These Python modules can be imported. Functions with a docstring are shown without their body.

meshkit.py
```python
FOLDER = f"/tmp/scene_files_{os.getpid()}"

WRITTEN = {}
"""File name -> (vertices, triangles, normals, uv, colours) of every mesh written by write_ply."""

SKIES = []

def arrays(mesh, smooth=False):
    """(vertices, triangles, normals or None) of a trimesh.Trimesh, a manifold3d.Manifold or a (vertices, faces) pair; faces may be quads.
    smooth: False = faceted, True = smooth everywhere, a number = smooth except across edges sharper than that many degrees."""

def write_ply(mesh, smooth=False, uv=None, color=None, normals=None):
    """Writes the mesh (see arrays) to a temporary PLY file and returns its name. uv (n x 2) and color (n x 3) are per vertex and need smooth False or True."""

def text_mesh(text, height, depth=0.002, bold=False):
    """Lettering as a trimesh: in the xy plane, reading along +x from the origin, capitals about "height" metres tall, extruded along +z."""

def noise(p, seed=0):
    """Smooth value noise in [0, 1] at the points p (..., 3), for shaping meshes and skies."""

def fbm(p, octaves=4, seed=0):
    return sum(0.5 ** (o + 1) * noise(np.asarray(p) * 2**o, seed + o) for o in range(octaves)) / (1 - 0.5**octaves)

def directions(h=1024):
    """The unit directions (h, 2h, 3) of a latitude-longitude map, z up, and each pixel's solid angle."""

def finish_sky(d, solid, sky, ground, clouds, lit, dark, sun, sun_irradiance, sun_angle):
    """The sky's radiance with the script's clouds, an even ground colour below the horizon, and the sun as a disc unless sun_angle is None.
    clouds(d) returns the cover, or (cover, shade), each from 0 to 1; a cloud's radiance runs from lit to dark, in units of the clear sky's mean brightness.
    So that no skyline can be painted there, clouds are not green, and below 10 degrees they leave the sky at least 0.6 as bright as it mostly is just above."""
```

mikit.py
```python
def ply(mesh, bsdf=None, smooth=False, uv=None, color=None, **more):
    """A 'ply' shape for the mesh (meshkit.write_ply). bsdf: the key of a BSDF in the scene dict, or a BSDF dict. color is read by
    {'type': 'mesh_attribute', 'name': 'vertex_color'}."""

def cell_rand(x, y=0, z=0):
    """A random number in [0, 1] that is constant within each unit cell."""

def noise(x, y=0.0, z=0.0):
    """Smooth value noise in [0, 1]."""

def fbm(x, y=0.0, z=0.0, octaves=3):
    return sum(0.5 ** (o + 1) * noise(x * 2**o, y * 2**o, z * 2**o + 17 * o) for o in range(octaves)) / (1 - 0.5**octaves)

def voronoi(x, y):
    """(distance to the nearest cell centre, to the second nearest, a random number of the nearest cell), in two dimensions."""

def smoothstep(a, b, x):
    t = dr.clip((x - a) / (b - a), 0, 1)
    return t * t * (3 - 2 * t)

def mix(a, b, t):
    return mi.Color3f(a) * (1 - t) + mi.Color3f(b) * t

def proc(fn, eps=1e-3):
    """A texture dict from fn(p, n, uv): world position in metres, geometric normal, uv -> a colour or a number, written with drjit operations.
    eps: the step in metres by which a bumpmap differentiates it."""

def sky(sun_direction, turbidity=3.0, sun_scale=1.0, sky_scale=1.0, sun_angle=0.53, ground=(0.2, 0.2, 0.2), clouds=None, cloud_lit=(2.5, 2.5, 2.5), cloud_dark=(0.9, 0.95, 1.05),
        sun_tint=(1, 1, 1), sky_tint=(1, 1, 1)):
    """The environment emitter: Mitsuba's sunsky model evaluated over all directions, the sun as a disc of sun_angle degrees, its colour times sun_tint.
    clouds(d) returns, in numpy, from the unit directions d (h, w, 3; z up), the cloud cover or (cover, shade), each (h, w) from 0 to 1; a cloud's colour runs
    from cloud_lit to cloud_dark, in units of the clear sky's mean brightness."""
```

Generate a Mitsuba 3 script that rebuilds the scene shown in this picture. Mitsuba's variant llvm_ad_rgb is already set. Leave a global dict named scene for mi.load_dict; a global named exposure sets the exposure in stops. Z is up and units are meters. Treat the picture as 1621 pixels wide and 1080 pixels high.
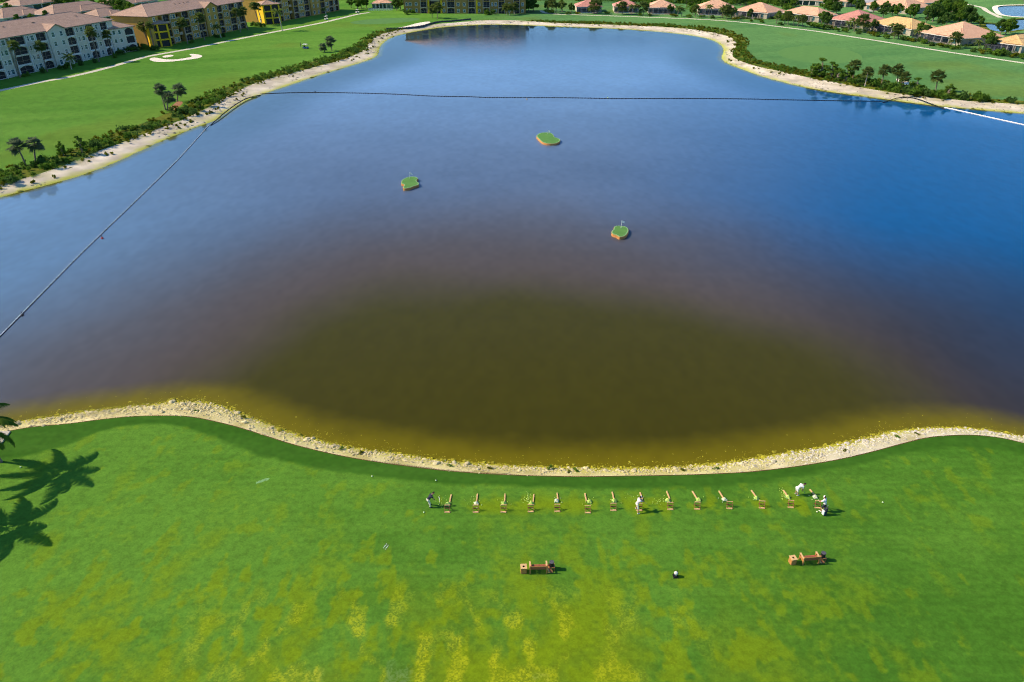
import math
import numpy as np
import trimesh
import manifold3d as m3
import drjit as dr
import mitsuba as mi
import mikit
from mikit import noise, fbm, smoothstep, mix, proc
from meshkit import fbm as nfbm
from scipy.spatial import Delaunay
from shapely.geometry import Polygon, LineString, Point
from shapely import contains_xy

T = mi.ScalarTransform4f
CAM_Z, LAND = 47.8, 0.8            # the lens is 47 m above the lawns; the lake's surface is z = 0
PITCH = math.radians(31.0)
scene, labels = {}, {}
scene['camera'] = {'type': 'perspective', 'fov': 72.469, 'fov_axis': 'x', 'near_clip': 1.0, 'far_clip': 8000.0,
    'to_world': T().look_at(origin=[0, 0, CAM_Z], target=[0, math.cos(PITCH), CAM_Z - math.sin(PITCH)], up=[0, 0, 1])}
SUN = (-0.776, 0.035, 0.63)
scene['sky'] = mikit.sky(SUN, turbidity=3.0, sky_scale=1.0, sky_tint=(0.76, 0.98, 1.24), ground=(0.08, 0.13, 0.05))
exposure = 2.0

# ------------------------------------------------------------------ helpers
def rng(seed):
    return np.random.default_rng(seed)

def numbered(key):
    if key not in scene and key not in labels and not any(k.startswith(key + '__') for k in KEYS):
        return key
    n = COUNT.get(key, 0)
    while True:
        n += 1
        k = f'{key}_{n:03d}'
        if k not in scene and k not in labels:
            COUNT[key] = n
            return k
KEYS, COUNT = set(), {}

def thing(name, label, cat, group=None):
    k = numbered(name)
    labels[k] = {'label': label, 'category': cat}
    if group:
        labels[k]['group'] = group
    return k

def put(key, shape, M=None):
    scene[key] = {**shape, 'to_world': M} if M is not None else shape
    return key

def part(parent, name, shape, M=None, kind=None, label=None):
    k = numbered(parent + '__' + name)
    put(k, shape, M)
    if kind or label:
        labels[k] = {}
        if kind: labels[k]['kind'] = kind
        if label: labels[k]['label'] = label
    return k

def one(name, shape, label, cat, group=None, M=None):
    return put(thing(name, label, cat, group), shape, M)

def struct(name, shape, M=None, kind='structure', label=None, cat=None):
    k = numbered(name)
    put(k, shape, M)
    labels[k] = {'kind': kind}
    if label: labels[k]['label'] = label
    if cat: labels[k]['category'] = cat
    return k

def at(x, y, z=LAND, rot=0.0, s=1.0):
    return T().translate([x, y, z]).rotate([0, 0, 1], rot).scale(s)

ply = mikit.ply
cat = trimesh.util.concatenate

def box(x0, x1, y0, y1, z0, z1):
    b = trimesh.creation.box((x1 - x0, y1 - y0, z1 - z0))
    b.apply_translation(((x0 + x1) / 2, (y0 + y1) / 2, (z0 + z1) / 2))
    return b

def tube(pts, radii, n=7, cap=True):
    pts = np.asarray(pts, float)
    radii = np.broadcast_to(radii, len(pts)).astype(float)
    tang = np.gradient(pts, axis=0)
    tang /= np.linalg.norm(tang, axis=1, keepdims=True) + 1e-9
    v, ref = [], np.array([0.31, 0.95, 0.07])
    for p, t, r in zip(pts, tang, radii):
        a = np.cross(t, ref); a /= np.linalg.norm(a) + 1e-9
        b = np.cross(t, a)
        for k in range(n):
            w = 2 * math.pi * k / n
            v.append(p + r * (math.cos(w) * a + math.sin(w) * b))
    f = []
    for i in range(len(pts) - 1):
        for k in range(n):
            p, q = i * n + k, i * n + (k + 1) % n
            f += [[p, q, q + n], [p, q + n, p + n]]
    if cap:
        for base in (0, (len(pts) - 1) * n):
            f += [[base, base + k, base + k + 1] for k in range(1, n - 1)]
    m = trimesh.Trimesh(np.array(v), np.array(f), process=False)
    trimesh.repair.fix_normals(m)
    return m

def to_manifold(m):
    return m3.Manifold(m3.Mesh(np.asarray(m.vertices, np.float32), np.asarray(m.faces, np.uint32)))

def from_manifold(m):
    w = m.to_mesh()
    return trimesh.Trimesh(np.asarray(w.vert_properties)[:, :3], np.asarray(w.tri_verts), process=False)

def sheet(poly, z):
    """A flat sheet from a list of (x, y) or a shapely polygon."""
    p = poly if isinstance(poly, Polygon) else Polygon(poly)
    if not p.is_valid:
        p = p.buffer(0)
    ps = getattr(p, 'geoms', [p])
    out = []
    for g in ps:
        v, f = trimesh.creation.triangulate_polygon(g, engine='earcut')
        m = trimesh.Trimesh(np.c_[v, np.full(len(v), z)], f, process=False)
        if len(m.faces) and m.face_normals[:, 2].sum() < 0:
            m.invert()
        out.append(m)
    return cat(out)

def ribbon(pts, width, z, smooth=2.0):
    line = LineString(chaikin(pts, 2))
    return sheet(line.buffer(width / 2, cap_style='flat', join_style='round'), z)

def chaikin(pts, n=2, closed=False):
    p = np.asarray(pts, float)
    for _ in range(n):
        q = np.roll(p, -1, 0) if closed else p[1:]
        a = p if closed else p[:-1]
        new = np.empty((2 * len(a), p.shape[1]))
        new[0::2], new[1::2] = 0.75 * a + 0.25 * q, 0.25 * a + 0.75 * q
        p = new if closed else np.vstack([p[:1], new, p[-1:]])
    return p

# ------------------------------------------------------------------ materials
def mat(key, d, two=True):
    scene[key] = {'type': 'twosided', 'b': d} if two else d

def rgb(*c):
    return {'type': 'rgb', 'value': list(c)}

def plain(key, c, rough=0.7, spec=0.3, **k):
    mat(key, {'type': 'principled', 'base_color': rgb(*c) if isinstance(c, tuple) else c, 'roughness': rough, 'specular': spec, **k})

def varied(key, c, amount=0.25, scale=1.5, rough=0.8, spec=0.25, c2=None):
    """A colour broken by noise: wear, dirt, grain."""
    a = np.array(c) * (1 - amount); b = np.array(c2 if c2 else np.array(c) * (1 + amount))
    def fn(p, n, uv, a=a.tolist(), b=b.tolist(), s=scale):
        return mix(a, b, fbm(p.x * s, p.y * s, p.z * s, 3))
    plain(key, proc(fn), rough, spec)

GR, GG, GB = 0.052, 0.135, 0.014
def lawn_color(p, n, uv):
    """Practice tee turf: broad tone changes, mowing streaks, and the worn ground where players have hit from."""
    x, y = p.x, p.y
    big = fbm(x * 0.035, y * 0.045, 3.0, 3)
    mid = fbm(x * 0.25, y * 0.32, 1.0, 3)
    fine = fbm(x * 2.3, y * 2.9, 5.0, 3)
    streak = fbm(x * 0.12 + y * 0.02, y * 1.9, 9.0, 2)
    grain = fbm(x * 8.5, y * 9.5, 15.0, 2)
    rows = fbm(x * 0.05, y * 3.4, 19.0, 2)
    c = mix((0.052, 0.156, 0.013), (0.094, 0.228, 0.023), smoothstep(0.30, 0.70, big * 0.58 + streak * 0.14 + mid * 0.22 + rows * 0.06))
    c = c * (0.62 + 0.44 * fine + 0.34 * grain)
    # yellowing turf: stronger towards the worn hitting area, faint elsewhere
    worn = smoothstep(20.0, 4.0, dr.abs(x + 2.0 - 0.02 * y)) * smoothstep(40.0, 31.0, y)
    worn2 = smoothstep(48.0, 18.0, dr.abs(x + 10.0)) * smoothstep(50.0, 34.0, y) * 0.66
    row = smoothstep(1.0, 0.0, dr.abs(y - 48.3) / 1.9) * smoothstep(19.5, 16.0, dr.abs(x - 11.0)) * 0.8
    m = dr.maximum(dr.maximum(worn, worn2), row)
    broad = smoothstep(30.0, 10.0, dr.abs(x + 3.5)) * smoothstep(42.0, 31.0, y) * smoothstep(0.30, 0.62, fbm(x * 0.16, y * 0.13, 61.0, 4))
    c = mix(c, mi.Color3f(0.125, 0.205, 0.007) * (0.70 + 0.36 * fine + 0.26 * grain), broad * 0.9)
    cells = dr.maximum(fbm(x * 0.42, y * 0.26, 21.0, 4), fbm(x * 0.19 + 9.0, y * 0.17, 27.0, 4) - 0.03)
    blot = fbm(x * 0.85, y * 0.55, 71.0, 3)
    yel = smoothstep(0.63 - 0.20 * m, 0.84 - 0.16 * m, dr.maximum(cells, blot + 0.02) + 0.12 * (fine - 0.5)) * (0.42 + 0.58 * m)
    c = mix(c, mi.Color3f(0.152, 0.238, 0.005) * (0.66 + 0.40 * fine + 0.30 * grain), dr.minimum(0.9, yel))
    gold = smoothstep(0.47, 0.75, fbm(x * 0.75 + 4.0, y * 0.42, 31.0, 4)) * smoothstep(26.0, 7.0, dr.abs(x + 6.5)) * smoothstep(41.0, 33.5, y) * (0.40 + 0.60 * smoothstep(0.36, 0.66, grain * 0.5 + fine * 0.5))
    c = mix(c, mi.Color3f(0.37, 0.40, 0.012) * (0.6 + 0.8 * grain), gold * 0.68)
    bare = smoothstep(0.66, 0.76, fbm(x * 0.50, y * 0.42, 47.0, 3)) * smoothstep(14.0, 4.0, dr.abs(x + 4.0)) * smoothstep(35.0, 30.5, y)
    return mix(c, mi.Color3f(0.20, 0.27, 0.14) * (0.7 + 0.6 * fine), bare * 0.28 * smoothstep(0.35, 0.65, grain * 0.6 + fine * 0.4))
mat('mat_lawn', {'type': 'principled', 'base_color': proc(lawn_color), 'roughness': 0.9, 'specular': 0.1})

def rough_color(p, n, uv):
    x, y = p.x, p.y
    a = fbm(x * 0.10, y * 0.9, 2.0, 3)
    f = fbm(x * 2.0, y * 2.6, 7.0, 3)
    return mix((0.030, 0.108, 0.007), (0.050, 0.145, 0.014), a) * (0.8 + 0.4 * f)
def rough_soft(p, n, uv):
    k = smoothstep(0.0, 0.75, uv.x + 0.6 * (fbm(p.x * 0.7, p.y * 0.9, 4.0, 3) - 0.5))
    return mix(lawn_color(p, n, uv), rough_color(p, n, uv), k)
mat('mat_rough', {'type': 'principled', 'base_color': proc(rough_soft), 'roughness': 0.95, 'specular': 0.1})

def fairway_color(p, n, uv):
    x, y = p.x, p.y
    big = fbm(x * 0.016, y * 0.021, 3.0, 3)
    st = fbm((x + 0.35 * y) * 0.012, (y - 0.35 * x) * 0.11, 6.0, 3)
    f = fbm(x * 0.8, y * 0.8, 5.0, 2)
    left = smoothstep(20.0, -60.0, x)
    base = mix((0.062, 0.165, 0.050), (0.090, 0.205, 0.062), smoothstep(0.3, 0.7, 0.5 * big + 0.5 * st))
    warm = mix((0.064, 0.180, 0.017), (0.102, 0.232, 0.028), smoothstep(0.3, 0.7, 0.5 * big + 0.5 * st))
    c = mix(base, warm, left)
    yel = smoothstep(0.58, 0.75, fbm(x * 0.03 + 5.0, y * 0.03, 11.0, 3)) * 0.35
    return mix(c, (0.12, 0.16, 0.016), yel) * (0.85 + 0.3 * f)
mat('mat_fairway', {'type': 'principled', 'base_color': proc(fairway_color), 'roughness': 0.9, 'specular': 0.1})

def green_color(p, n, uv):
    f = fbm(p.x * 0.9, p.y * 0.9, 4.0, 2)
    return mix((0.078, 0.184, 0.052), (0.092, 0.204, 0.058), f)
mat('mat_green', {'type': 'principled', 'base_color': proc(green_color), 'roughness': 0.9, 'specular': 0.1})

def weeds_color(p, n, uv):
    a = fbm(p.x * 0.35, p.y * 0.35, 1.0, 3)
    return mix((0.035, 0.075, 0.008), (0.11, 0.13, 0.015), smoothstep(0.3, 0.7, a)) * (0.7 + 0.6 * fbm(p.x * 2, p.y * 2, 0, 2))
mat('mat_weeds', {'type': 'principled', 'base_color': proc(weeds_color), 'roughness': 0.95, 'specular': 0.1})

mat('mat_bank', {'type': 'principled', 'base_color': {'type': 'mesh_attribute', 'name': 'vertex_color'}, 'roughness': 0.9, 'specular': 0.2})
varied('mat_sand', (0.72, 0.66, 0.54), 0.12, 0.8)
varied('mat_path', (0.52, 0.50, 0.40), 0.10, 0.7)
varied('mat_concrete', (0.50, 0.46, 0.38), 0.15, 1.2)
varied('mat_asphalt', (0.30, 0.31, 0.33), 0.12, 0.4)
varied('mat_soil', (0.10, 0.055, 0.022), 0.35, 2.0)
varied('mat_mulch', (0.30, 0.14, 0.07), 0.35, 2.0)

def water_base(p, n, uv):
    """Turbid water with sky reflection painted in: olive where little sky mirrors near the tee, brown-grey then blue further out, yellow in the shallows."""
    x, y = p.x, p.y
    wob = (fbm(x * 0.05, y * 0.04, 8.0, 3) - 0.5)
    r = dr.sqrt(dr.square((x - 2.0) / 52.0) + dr.square((y - 52.0) / 50.0)) + 0.22 * wob
    olive_patch = smoothstep(1.09, 0.72, r)  # ellipse where the water shows almost no sky reflection
    sky_blue = mix((0.082, 0.130, 0.226), (0.116, 0.220, 0.400), smoothstep(140.0, 260.0, y))  # blue in the body colour stands in for reflected sky
    sky_blue = mix(sky_blue, (0.022, 0.048, 0.092), smoothstep(260.0, 370.0, y))
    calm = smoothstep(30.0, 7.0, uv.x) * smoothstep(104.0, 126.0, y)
    sky_blue = mix(sky_blue, (0.016, 0.030, 0.036), 0.80 * calm)  # painted blue thinned near the far banks so their reflections show
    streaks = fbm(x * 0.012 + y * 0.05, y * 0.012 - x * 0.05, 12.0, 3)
    sky_blue = sky_blue * (0.88 + 0.24 * streaks)
    sky_blue = sky_blue * (0.36 + 0.64 * smoothstep(66.0, 135.0, y))
    sky_blue = mix(sky_blue, (0.000, 0.078, 0.245), smoothstep(0.05, 0.60, x / dr.maximum(y, 40.0)) * smoothstep(430.0, 210.0, y))
    sky_blue = mix(sky_blue, (0.098, 0.190, 0.330), smoothstep(-0.2, -0.75, x / dr.maximum(y, 40.0)))
    c = mix((0.078, 0.064, 0.054), sky_blue, smoothstep(0.92, 2.0, r))
    c = c * (1 - 0.5 * smoothstep(28.0, 60.0, x) * smoothstep(125.0, 80.0, y))
    c = mix(c, (0.049, 0.046, 0.0008), olive_patch)
    d = uv.x + 1.2 * (fbm(x * 0.5, y * 0.5, 3.0, 3) - 0.5)
    near = smoothstep(110.0, 75.0, y)
    c = mix(c, (0.140, 0.122, 0.001), smoothstep(5.6, 0.2, d) * near)
    c = mix(c, (0.10, 0.11, 0.02), smoothstep(2.5, 0.2, d) * (1 - near))
    return c * (0.92 + 0.16 * fbm(x * 0.8, y * 0.5, 1.0, 2))
def water_rough(p, n, uv):
    calm = smoothstep(14.0, 3.0, uv.x)
    s = fbm(p.x * 0.012 + p.y * 0.05, p.y * 0.012 - p.x * 0.05, 12.0, 3)
    return 0.03 + (0.06 + 0.08 * s) * smoothstep(8.0, 32.0, uv.x) + mi.Float(uv.y) * 0.05
def calm_far(p, n, uv):
    return dr.maximum(smoothstep(215.0, 330.0, p.y), smoothstep(30.0, 7.0, uv.x) * smoothstep(104.0, 126.0, p.y))
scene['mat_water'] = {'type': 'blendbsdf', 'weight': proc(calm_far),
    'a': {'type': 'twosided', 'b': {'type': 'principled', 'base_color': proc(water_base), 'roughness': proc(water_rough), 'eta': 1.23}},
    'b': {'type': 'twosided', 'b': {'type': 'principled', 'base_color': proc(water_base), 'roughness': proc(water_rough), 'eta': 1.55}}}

def roof_mat(key, a, b):
    def fn(p, n, uv, a=a, b=b):
        t = fbm(p.x * 0.5, p.y * 0.5, p.z * 2.5, 3)
        rows = 0.5 + 0.5 * dr.sin(p.z * 42.0)
        blot = mikit.cell_rand(p.x * 1.9, p.y * 1.9, p.z * 3.0)
        return mix(a, b, t * 0.6 + blot * 0.4) * (0.86 + 0.14 * rows)
    mat(key, {'type': 'principled', 'base_color': proc(fn), 'roughness': 0.75, 'specular': 0.25})
roof_mat('mat_roof_brown', (0.36, 0.228, 0.165), (0.55, 0.385, 0.29))
roof_mat('mat_roof_pink', (0.52, 0.22, 0.18), (0.66, 0.33, 0.27))
roof_mat('mat_roof_peach', (0.62, 0.35, 0.22), (0.77, 0.50, 0.345))
roof_mat('mat_roof_yellow', (0.62, 0.39, 0.16), (0.76, 0.53, 0.26))
varied('mat_stucco', (0.44, 0.40, 0.33), 0.08, 0.6)
varied('mat_cream', (0.62, 0.59, 0.50), 0.06, 0.6)
varied('mat_white_wall', (0.72, 0.72, 0.70), 0.05, 0.6)
varied('mat_ochre', (0.50, 0.31, 0.075), 0.12, 0.6)
varied('mat_ochre_brown', (0.38, 0.225, 0.065), 0.14, 0.6)
varied('mat_sunlit_yellow', (0.78, 0.50, 0.02), 0.08, 0.6)  # ochre walls facing the sun, with its brightness put into the colour
varied('mat_tan', (0.52, 0.42, 0.31), 0.10, 0.6)
plain('mat_trim', (0.78, 0.78, 0.74), 0.6)
plain('mat_fascia', (0.20, 0.15, 0.12), 0.7)
plain('mat_screen', (0.022, 0.026, 0.034), 0.55, 0.3)
plain('mat_dark', (0.012, 0.013, 0.016), 0.6, 0.3)
plain('mat_pane', (0.05, 0.13, 0.15), 0.12, 0.6)
plain('mat_white', (0.80, 0.80, 0.79), 0.5)
plain('mat_teal', (0.03, 0.30, 0.32), 0.3, 0.5)
plain('mat_blue', (0.05, 0.13, 0.30), 0.35, 0.5)
plain('mat_rubber', (0.02, 0.02, 0.02), 0.8)
plain('mat_grey', (0.36, 0.37, 0.38), 0.5)
plain('mat_pool', (0.10, 0.42, 0.55), 0.1, 0.6)

def wood_fn(a, b):
    def fn(p, n, uv, a=a, b=b):
        g = fbm(p.x * 3.0, p.y * 40.0, p.z * 40.0, 3)
        return mix(a, b, g)
    return proc(fn)
plain('mat_wood', wood_fn((0.42, 0.17, 0.05), (0.62, 0.30, 0.11)), 0.6)
plain('mat_wood_pale', wood_fn((0.58, 0.36, 0.15), (0.74, 0.52, 0.26)), 0.6)
plain('mat_wood_red', wood_fn((0.30, 0.09, 0.05), (0.42, 0.15, 0.08)), 0.5)
plain('mat_dark_wood', wood_fn((0.10, 0.06, 0.025), (0.20, 0.12, 0.05)), 0.7)
varied('mat_bulkhead', (0.075, 0.085, 0.10), 0.3, 1.5)
varied('mat_timber_edge', (0.52, 0.25, 0.08), 0.3, 2.0)
varied('mat_turf', (0.095, 0.235, 0.062), 0.16, 1.2, 0.9, 0.1)
varied('mat_turf_edge', (0.22, 0.42, 0.19), 0.2, 2.5, 0.9, 0.1)
plain('mat_ball', (0.62, 0.80, 0.20), 0.4)
plain('mat_ball_white', (0.80, 0.84, 0.62), 0.4)
plain('mat_float', (0.50, 0.55, 0.62), 0.45)
plain('mat_hose', (0.012, 0.016, 0.022), 0.6)
plain('mat_buoy', (0.70, 0.30, 0.06), 0.5)
plain('mat_skin', (0.50, 0.28, 0.19), 0.55)
plain('mat_hair', (0.03, 0.02, 0.015), 0.7)
plain('mat_shirt_dark', (0.03, 0.035, 0.06), 0.85)
plain('mat_shirt_white', (0.78, 0.76, 0.78), 0.85)
plain('mat_shirt_pink', (0.80, 0.66, 0.74), 0.85)
plain('mat_trousers_pale', (0.70, 0.67, 0.55), 0.85)
plain('mat_trousers_dark', (0.03, 0.035, 0.05), 0.85)
plain('mat_steel', (0.55, 0.55, 0.56), 0.25, 0.5, metallic=1.0)
plain('mat_red', (0.55, 0.03, 0.02), 0.6)

def leaf(key, a, b, trans=0.9):
    def fn(p, n, uv, a=a, b=b):
        return mix(a, b, fbm(p.x * 1.3, p.y * 1.3, p.z * 1.3, 2)) * 1.25
    scene[key] = {'type': 'principledthin', 'base_color': proc(fn), 'roughness': 0.55, 'diff_trans': trans, 'eta': 1.3}
leaf('mat_leaf', (0.055, 0.135, 0.016), (0.140, 0.235, 0.034))
leaf('mat_leaf_dark', (0.040, 0.100, 0.022), (0.100, 0.175, 0.040))
leaf('mat_leaf_olive', (0.080, 0.105, 0.010), (0.165, 0.180, 0.018))
leaf('mat_frond', (0.065, 0.120, 0.026), (0.165, 0.205, 0.060))
leaf('mat_frond_dark', (0.060, 0.110, 0.045), (0.185, 0.225, 0.140))
leaf('mat_frond_coco', (0.030, 0.080, 0.010), (0.090, 0.140, 0.020), 0.3)
varied('mat_bark', (0.22, 0.18, 0.14), 0.3, 3.0)
varied('mat_bark_pale', (0.48, 0.44, 0.37), 0.2, 2.0)

# ------------------------------------------------------------------ the setting: shore, lake, ground
NEAR_W = [(-79.83,54.99),(-71.36,57.29),(-62.49,59.83),(-55.62,62.07),(-53.21,62.76),(-50.17,63.7),(-46.35,64.66),(-42.34,65.39),(-38.63,66.14),(-36.11,66.26),(-32.73,65.02),(-29.18,62.99),(-26.64,61.61),(-23.4,59.94),(-20.4,58.86),(-18.18,58.02),(-14.7,57.29),(-12.65,56.98),(-9.91,56.27),(-7.23,55.68),(-3.94,55.28),(-0.68,54.89),(3.2,54.7),(7.06,54.51),(10.93,54.51),(14.16,54.51),(17.44,54.8),(20.75,55.09),(24.2,55.78),(26.32,56.27),(29.19,56.98),(32.83,57.81),(35.85,58.65),(38.26,59.51),(40.66,60.27),(43.69,60.82),(46.64,61.16),(49.42,61.16),(51.95,60.71),(54.32,60.05),(56.44,59.07),(60.77,57.5),(67.44,54.99),(74.99,52.62)]
NEAR_L = [(-75.59,51.03),(-68.29,54.07),(-60.11,56.94),(-53.26,59.81),(-51.47,60.25),(-48.28,60.69),(-45.23,61.48),(-42.02,62.05),(-38.57,62.17),(-35.72,62.05),(-32.59,61.14),(-29.45,60.02),(-26.29,58.62),(-23.22,57.25),(-20.33,56.23),(-17.52,55.33),(-14.81,54.65),(-12.15,54.07),(-9.55,53.59),(-6.97,53.12),(-3.8,52.75),(-0.66,52.47),(3.09,52.29),(6.83,52.2),(10.58,52.29),(14.34,52.38),(17.48,52.47),(20.66,52.66),(23.22,52.84),(25.19,53.12),(28.54,53.69),(32.01,54.45),(34.9,55.23),(37.94,56.23),(41.1,57.36),(44.29,58.4),(47.14,58.72),(49.84,58.72),(52.22,58.19),(53.77,57.36),(58.7,55.04),(64.8,52.2),(71.71,49.54)]
FAR_W = [(-122.41,109.77),(-112.4,122.27),(-103.3,135.72),(-100.73,139.97),(-97.79,144.01),(-95.61,147.4),(-93.12,153.19),(-91.17,160.85),(-89.78,170.84),(-88.58,178.91),(-86.12,188.96),(-83.85,196.45),(-82.53,200.03),(-83.03,209.1),(-82.52,221.51),(-81.89,228.67),(-79.9,235.28),(-76.57,245.33),(-72.98,256.18),(-69.09,267.93),(-63.01,283.37),(-58.02,296.05),(-55.49,306.65),(-56.83,319.63),(-58.86,335.5),(-58.71,352.89),(-56.98,367.6),(-50.84,379.99),(-39.75,396.91),(-30.39,404.6),(-20.5,408.55),(-10.4,411.22),(6.61,408.55),(19.92,403.3),(42.84,398.17),(61.6,390.71),(78.81,378.83),(88.92,367.6),(94.49,352.89),(93.86,335.5),(90.58,319.63),(84.85,303.55),(83.94,290.29),(86.66,278.05),(88.82,265.5),(93.72,252.84),(98.97,243.26),(104.63,236.25),(110.8,231.46),(119.45,224.14),(127.62,217.23),(135.3,213.91),(142.3,209.89),(148.41,207.54),(174.31,198.58),(201.28,189.62)]
FAR_L = [(-126.45,114.82),(-116.38,128.09),(-106.94,142.01),(-104.5,144.51),(-102.74,148.39),(-101.16,152.91),(-100.21,157.67),(-99.07,165.3),(-96.78,173.01),(-94.86,182.6),(-92.17,191.78),(-90.72,201.05),(-89.45,211.95),(-89.36,222.15),(-89.27,233.26),(-87.78,244.34),(-85.46,254.13),(-79.89,265.87),(-73.85,278.63),(-67.56,294.0),(-63.93,307.78),(-62.71,322.78),(-64.45,337.29),(-65.27,357.21),(-62.71,371.36),(-54.82,386.58),(-40.65,407.0),(-30.91,412.42),(-21.06,420.81),(-10.72,425.13),(6.79,420.81),(20.32,412.42),(43.55,405.67),(62.95,400.41),(81.65,394.01),(95.17,381.78),(101.19,368.0),(103.84,355.12),(101.52,339.19),(94.22,317.63),(88.81,301.51),(89.8,289.66),(92.63,278.63),(98.72,268.34),(103.99,257.56),(109.75,249.7),(114.76,241.23),(119.92,234.23),(126.79,227.59),(134.28,223.04),(143.42,218.66),(153.48,216.1),(181.12,207.94),(210.02,199.58)]
BELT_L = [(-133.18,122.43),(-121.76,135.32),(-112.07,150.17),(-107.85,157.18),(-105.19,166.9),(-104.5,175.91),(-102.31,184.51),(-99.92,193.86),(-98.28,206.38),(-95.96,229.45),(-91.66,256.41),(-83.0,277.3),(-70.44,307.78),(-68.63,343.05),(-68.14,366.89),(-62.49,384.17)]
BELT_R = [(13.75,420.81),(44.37,413.8),(64.32,409.69),(83.65,404.34),(98.01,394.01),(106.91,384.17),(109.78,363.61),(106.36,339.19),(99.32,317.63),(95.96,301.51),(96.4,291.09),(107.92,268.34),(114.71,262.25),(122.21,258.71),(127.48,250.79),(132.47,243.3),(139.22,232.3),(146.48,223.94),(156.18,220.39),(184.2,211.95),(212.76,202.55)]
ROUGH_IN = [(-72.98,48.28),(-61.94,50.85),(-53.63,53.12),(-48.61,55.33),(-46.25,56.94),(-44.91,58.19),(-43.72,59.15),(-42.05,59.91),(-40.15,60.25),(-37.75,60.25),(-34.66,59.37),(-32.23,58.3),(-29.78,57.05),(-26.59,55.33),(-23.69,54.26),(-20.91,53.4),(-16.92,52.47),(-13.05,51.74),(-9.27,51.2),(-5.54,50.76),(-0.64,50.58),(3.02,50.41),(6.66,50.23),(11.5,50.06),(15.17,50.23),(18.87,50.41),(23.9,50.94),(27.86,51.74),(32.02,52.84),(36.33,54.07),(40.13,55.33),(43.78,56.13),(46.56,56.43),(49.07,56.23),(51.38,55.73),(54.06,54.84),(59.04,52.84),(63.36,50.41),(69.79,47.46)]

water_line = chaikin(np.vstack([NEAR_W, FAR_W[::-1]]), 2, closed=True)
land_line = chaikin(np.vstack([NEAR_L, FAR_L[::-1]]), 2, closed=True)
WATER, LAKE = Polygon(water_line).buffer(0), Polygon(land_line).buffer(0)

def resample(poly, step):
    r = poly.exterior
    n = int(r.length / step)
    return np.array([r.interpolate(i / n, normalized=True).coords[0] for i in range(n)])

def step_at(p):
    return 0.9 if p[1] < 130 else 2.2

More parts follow.
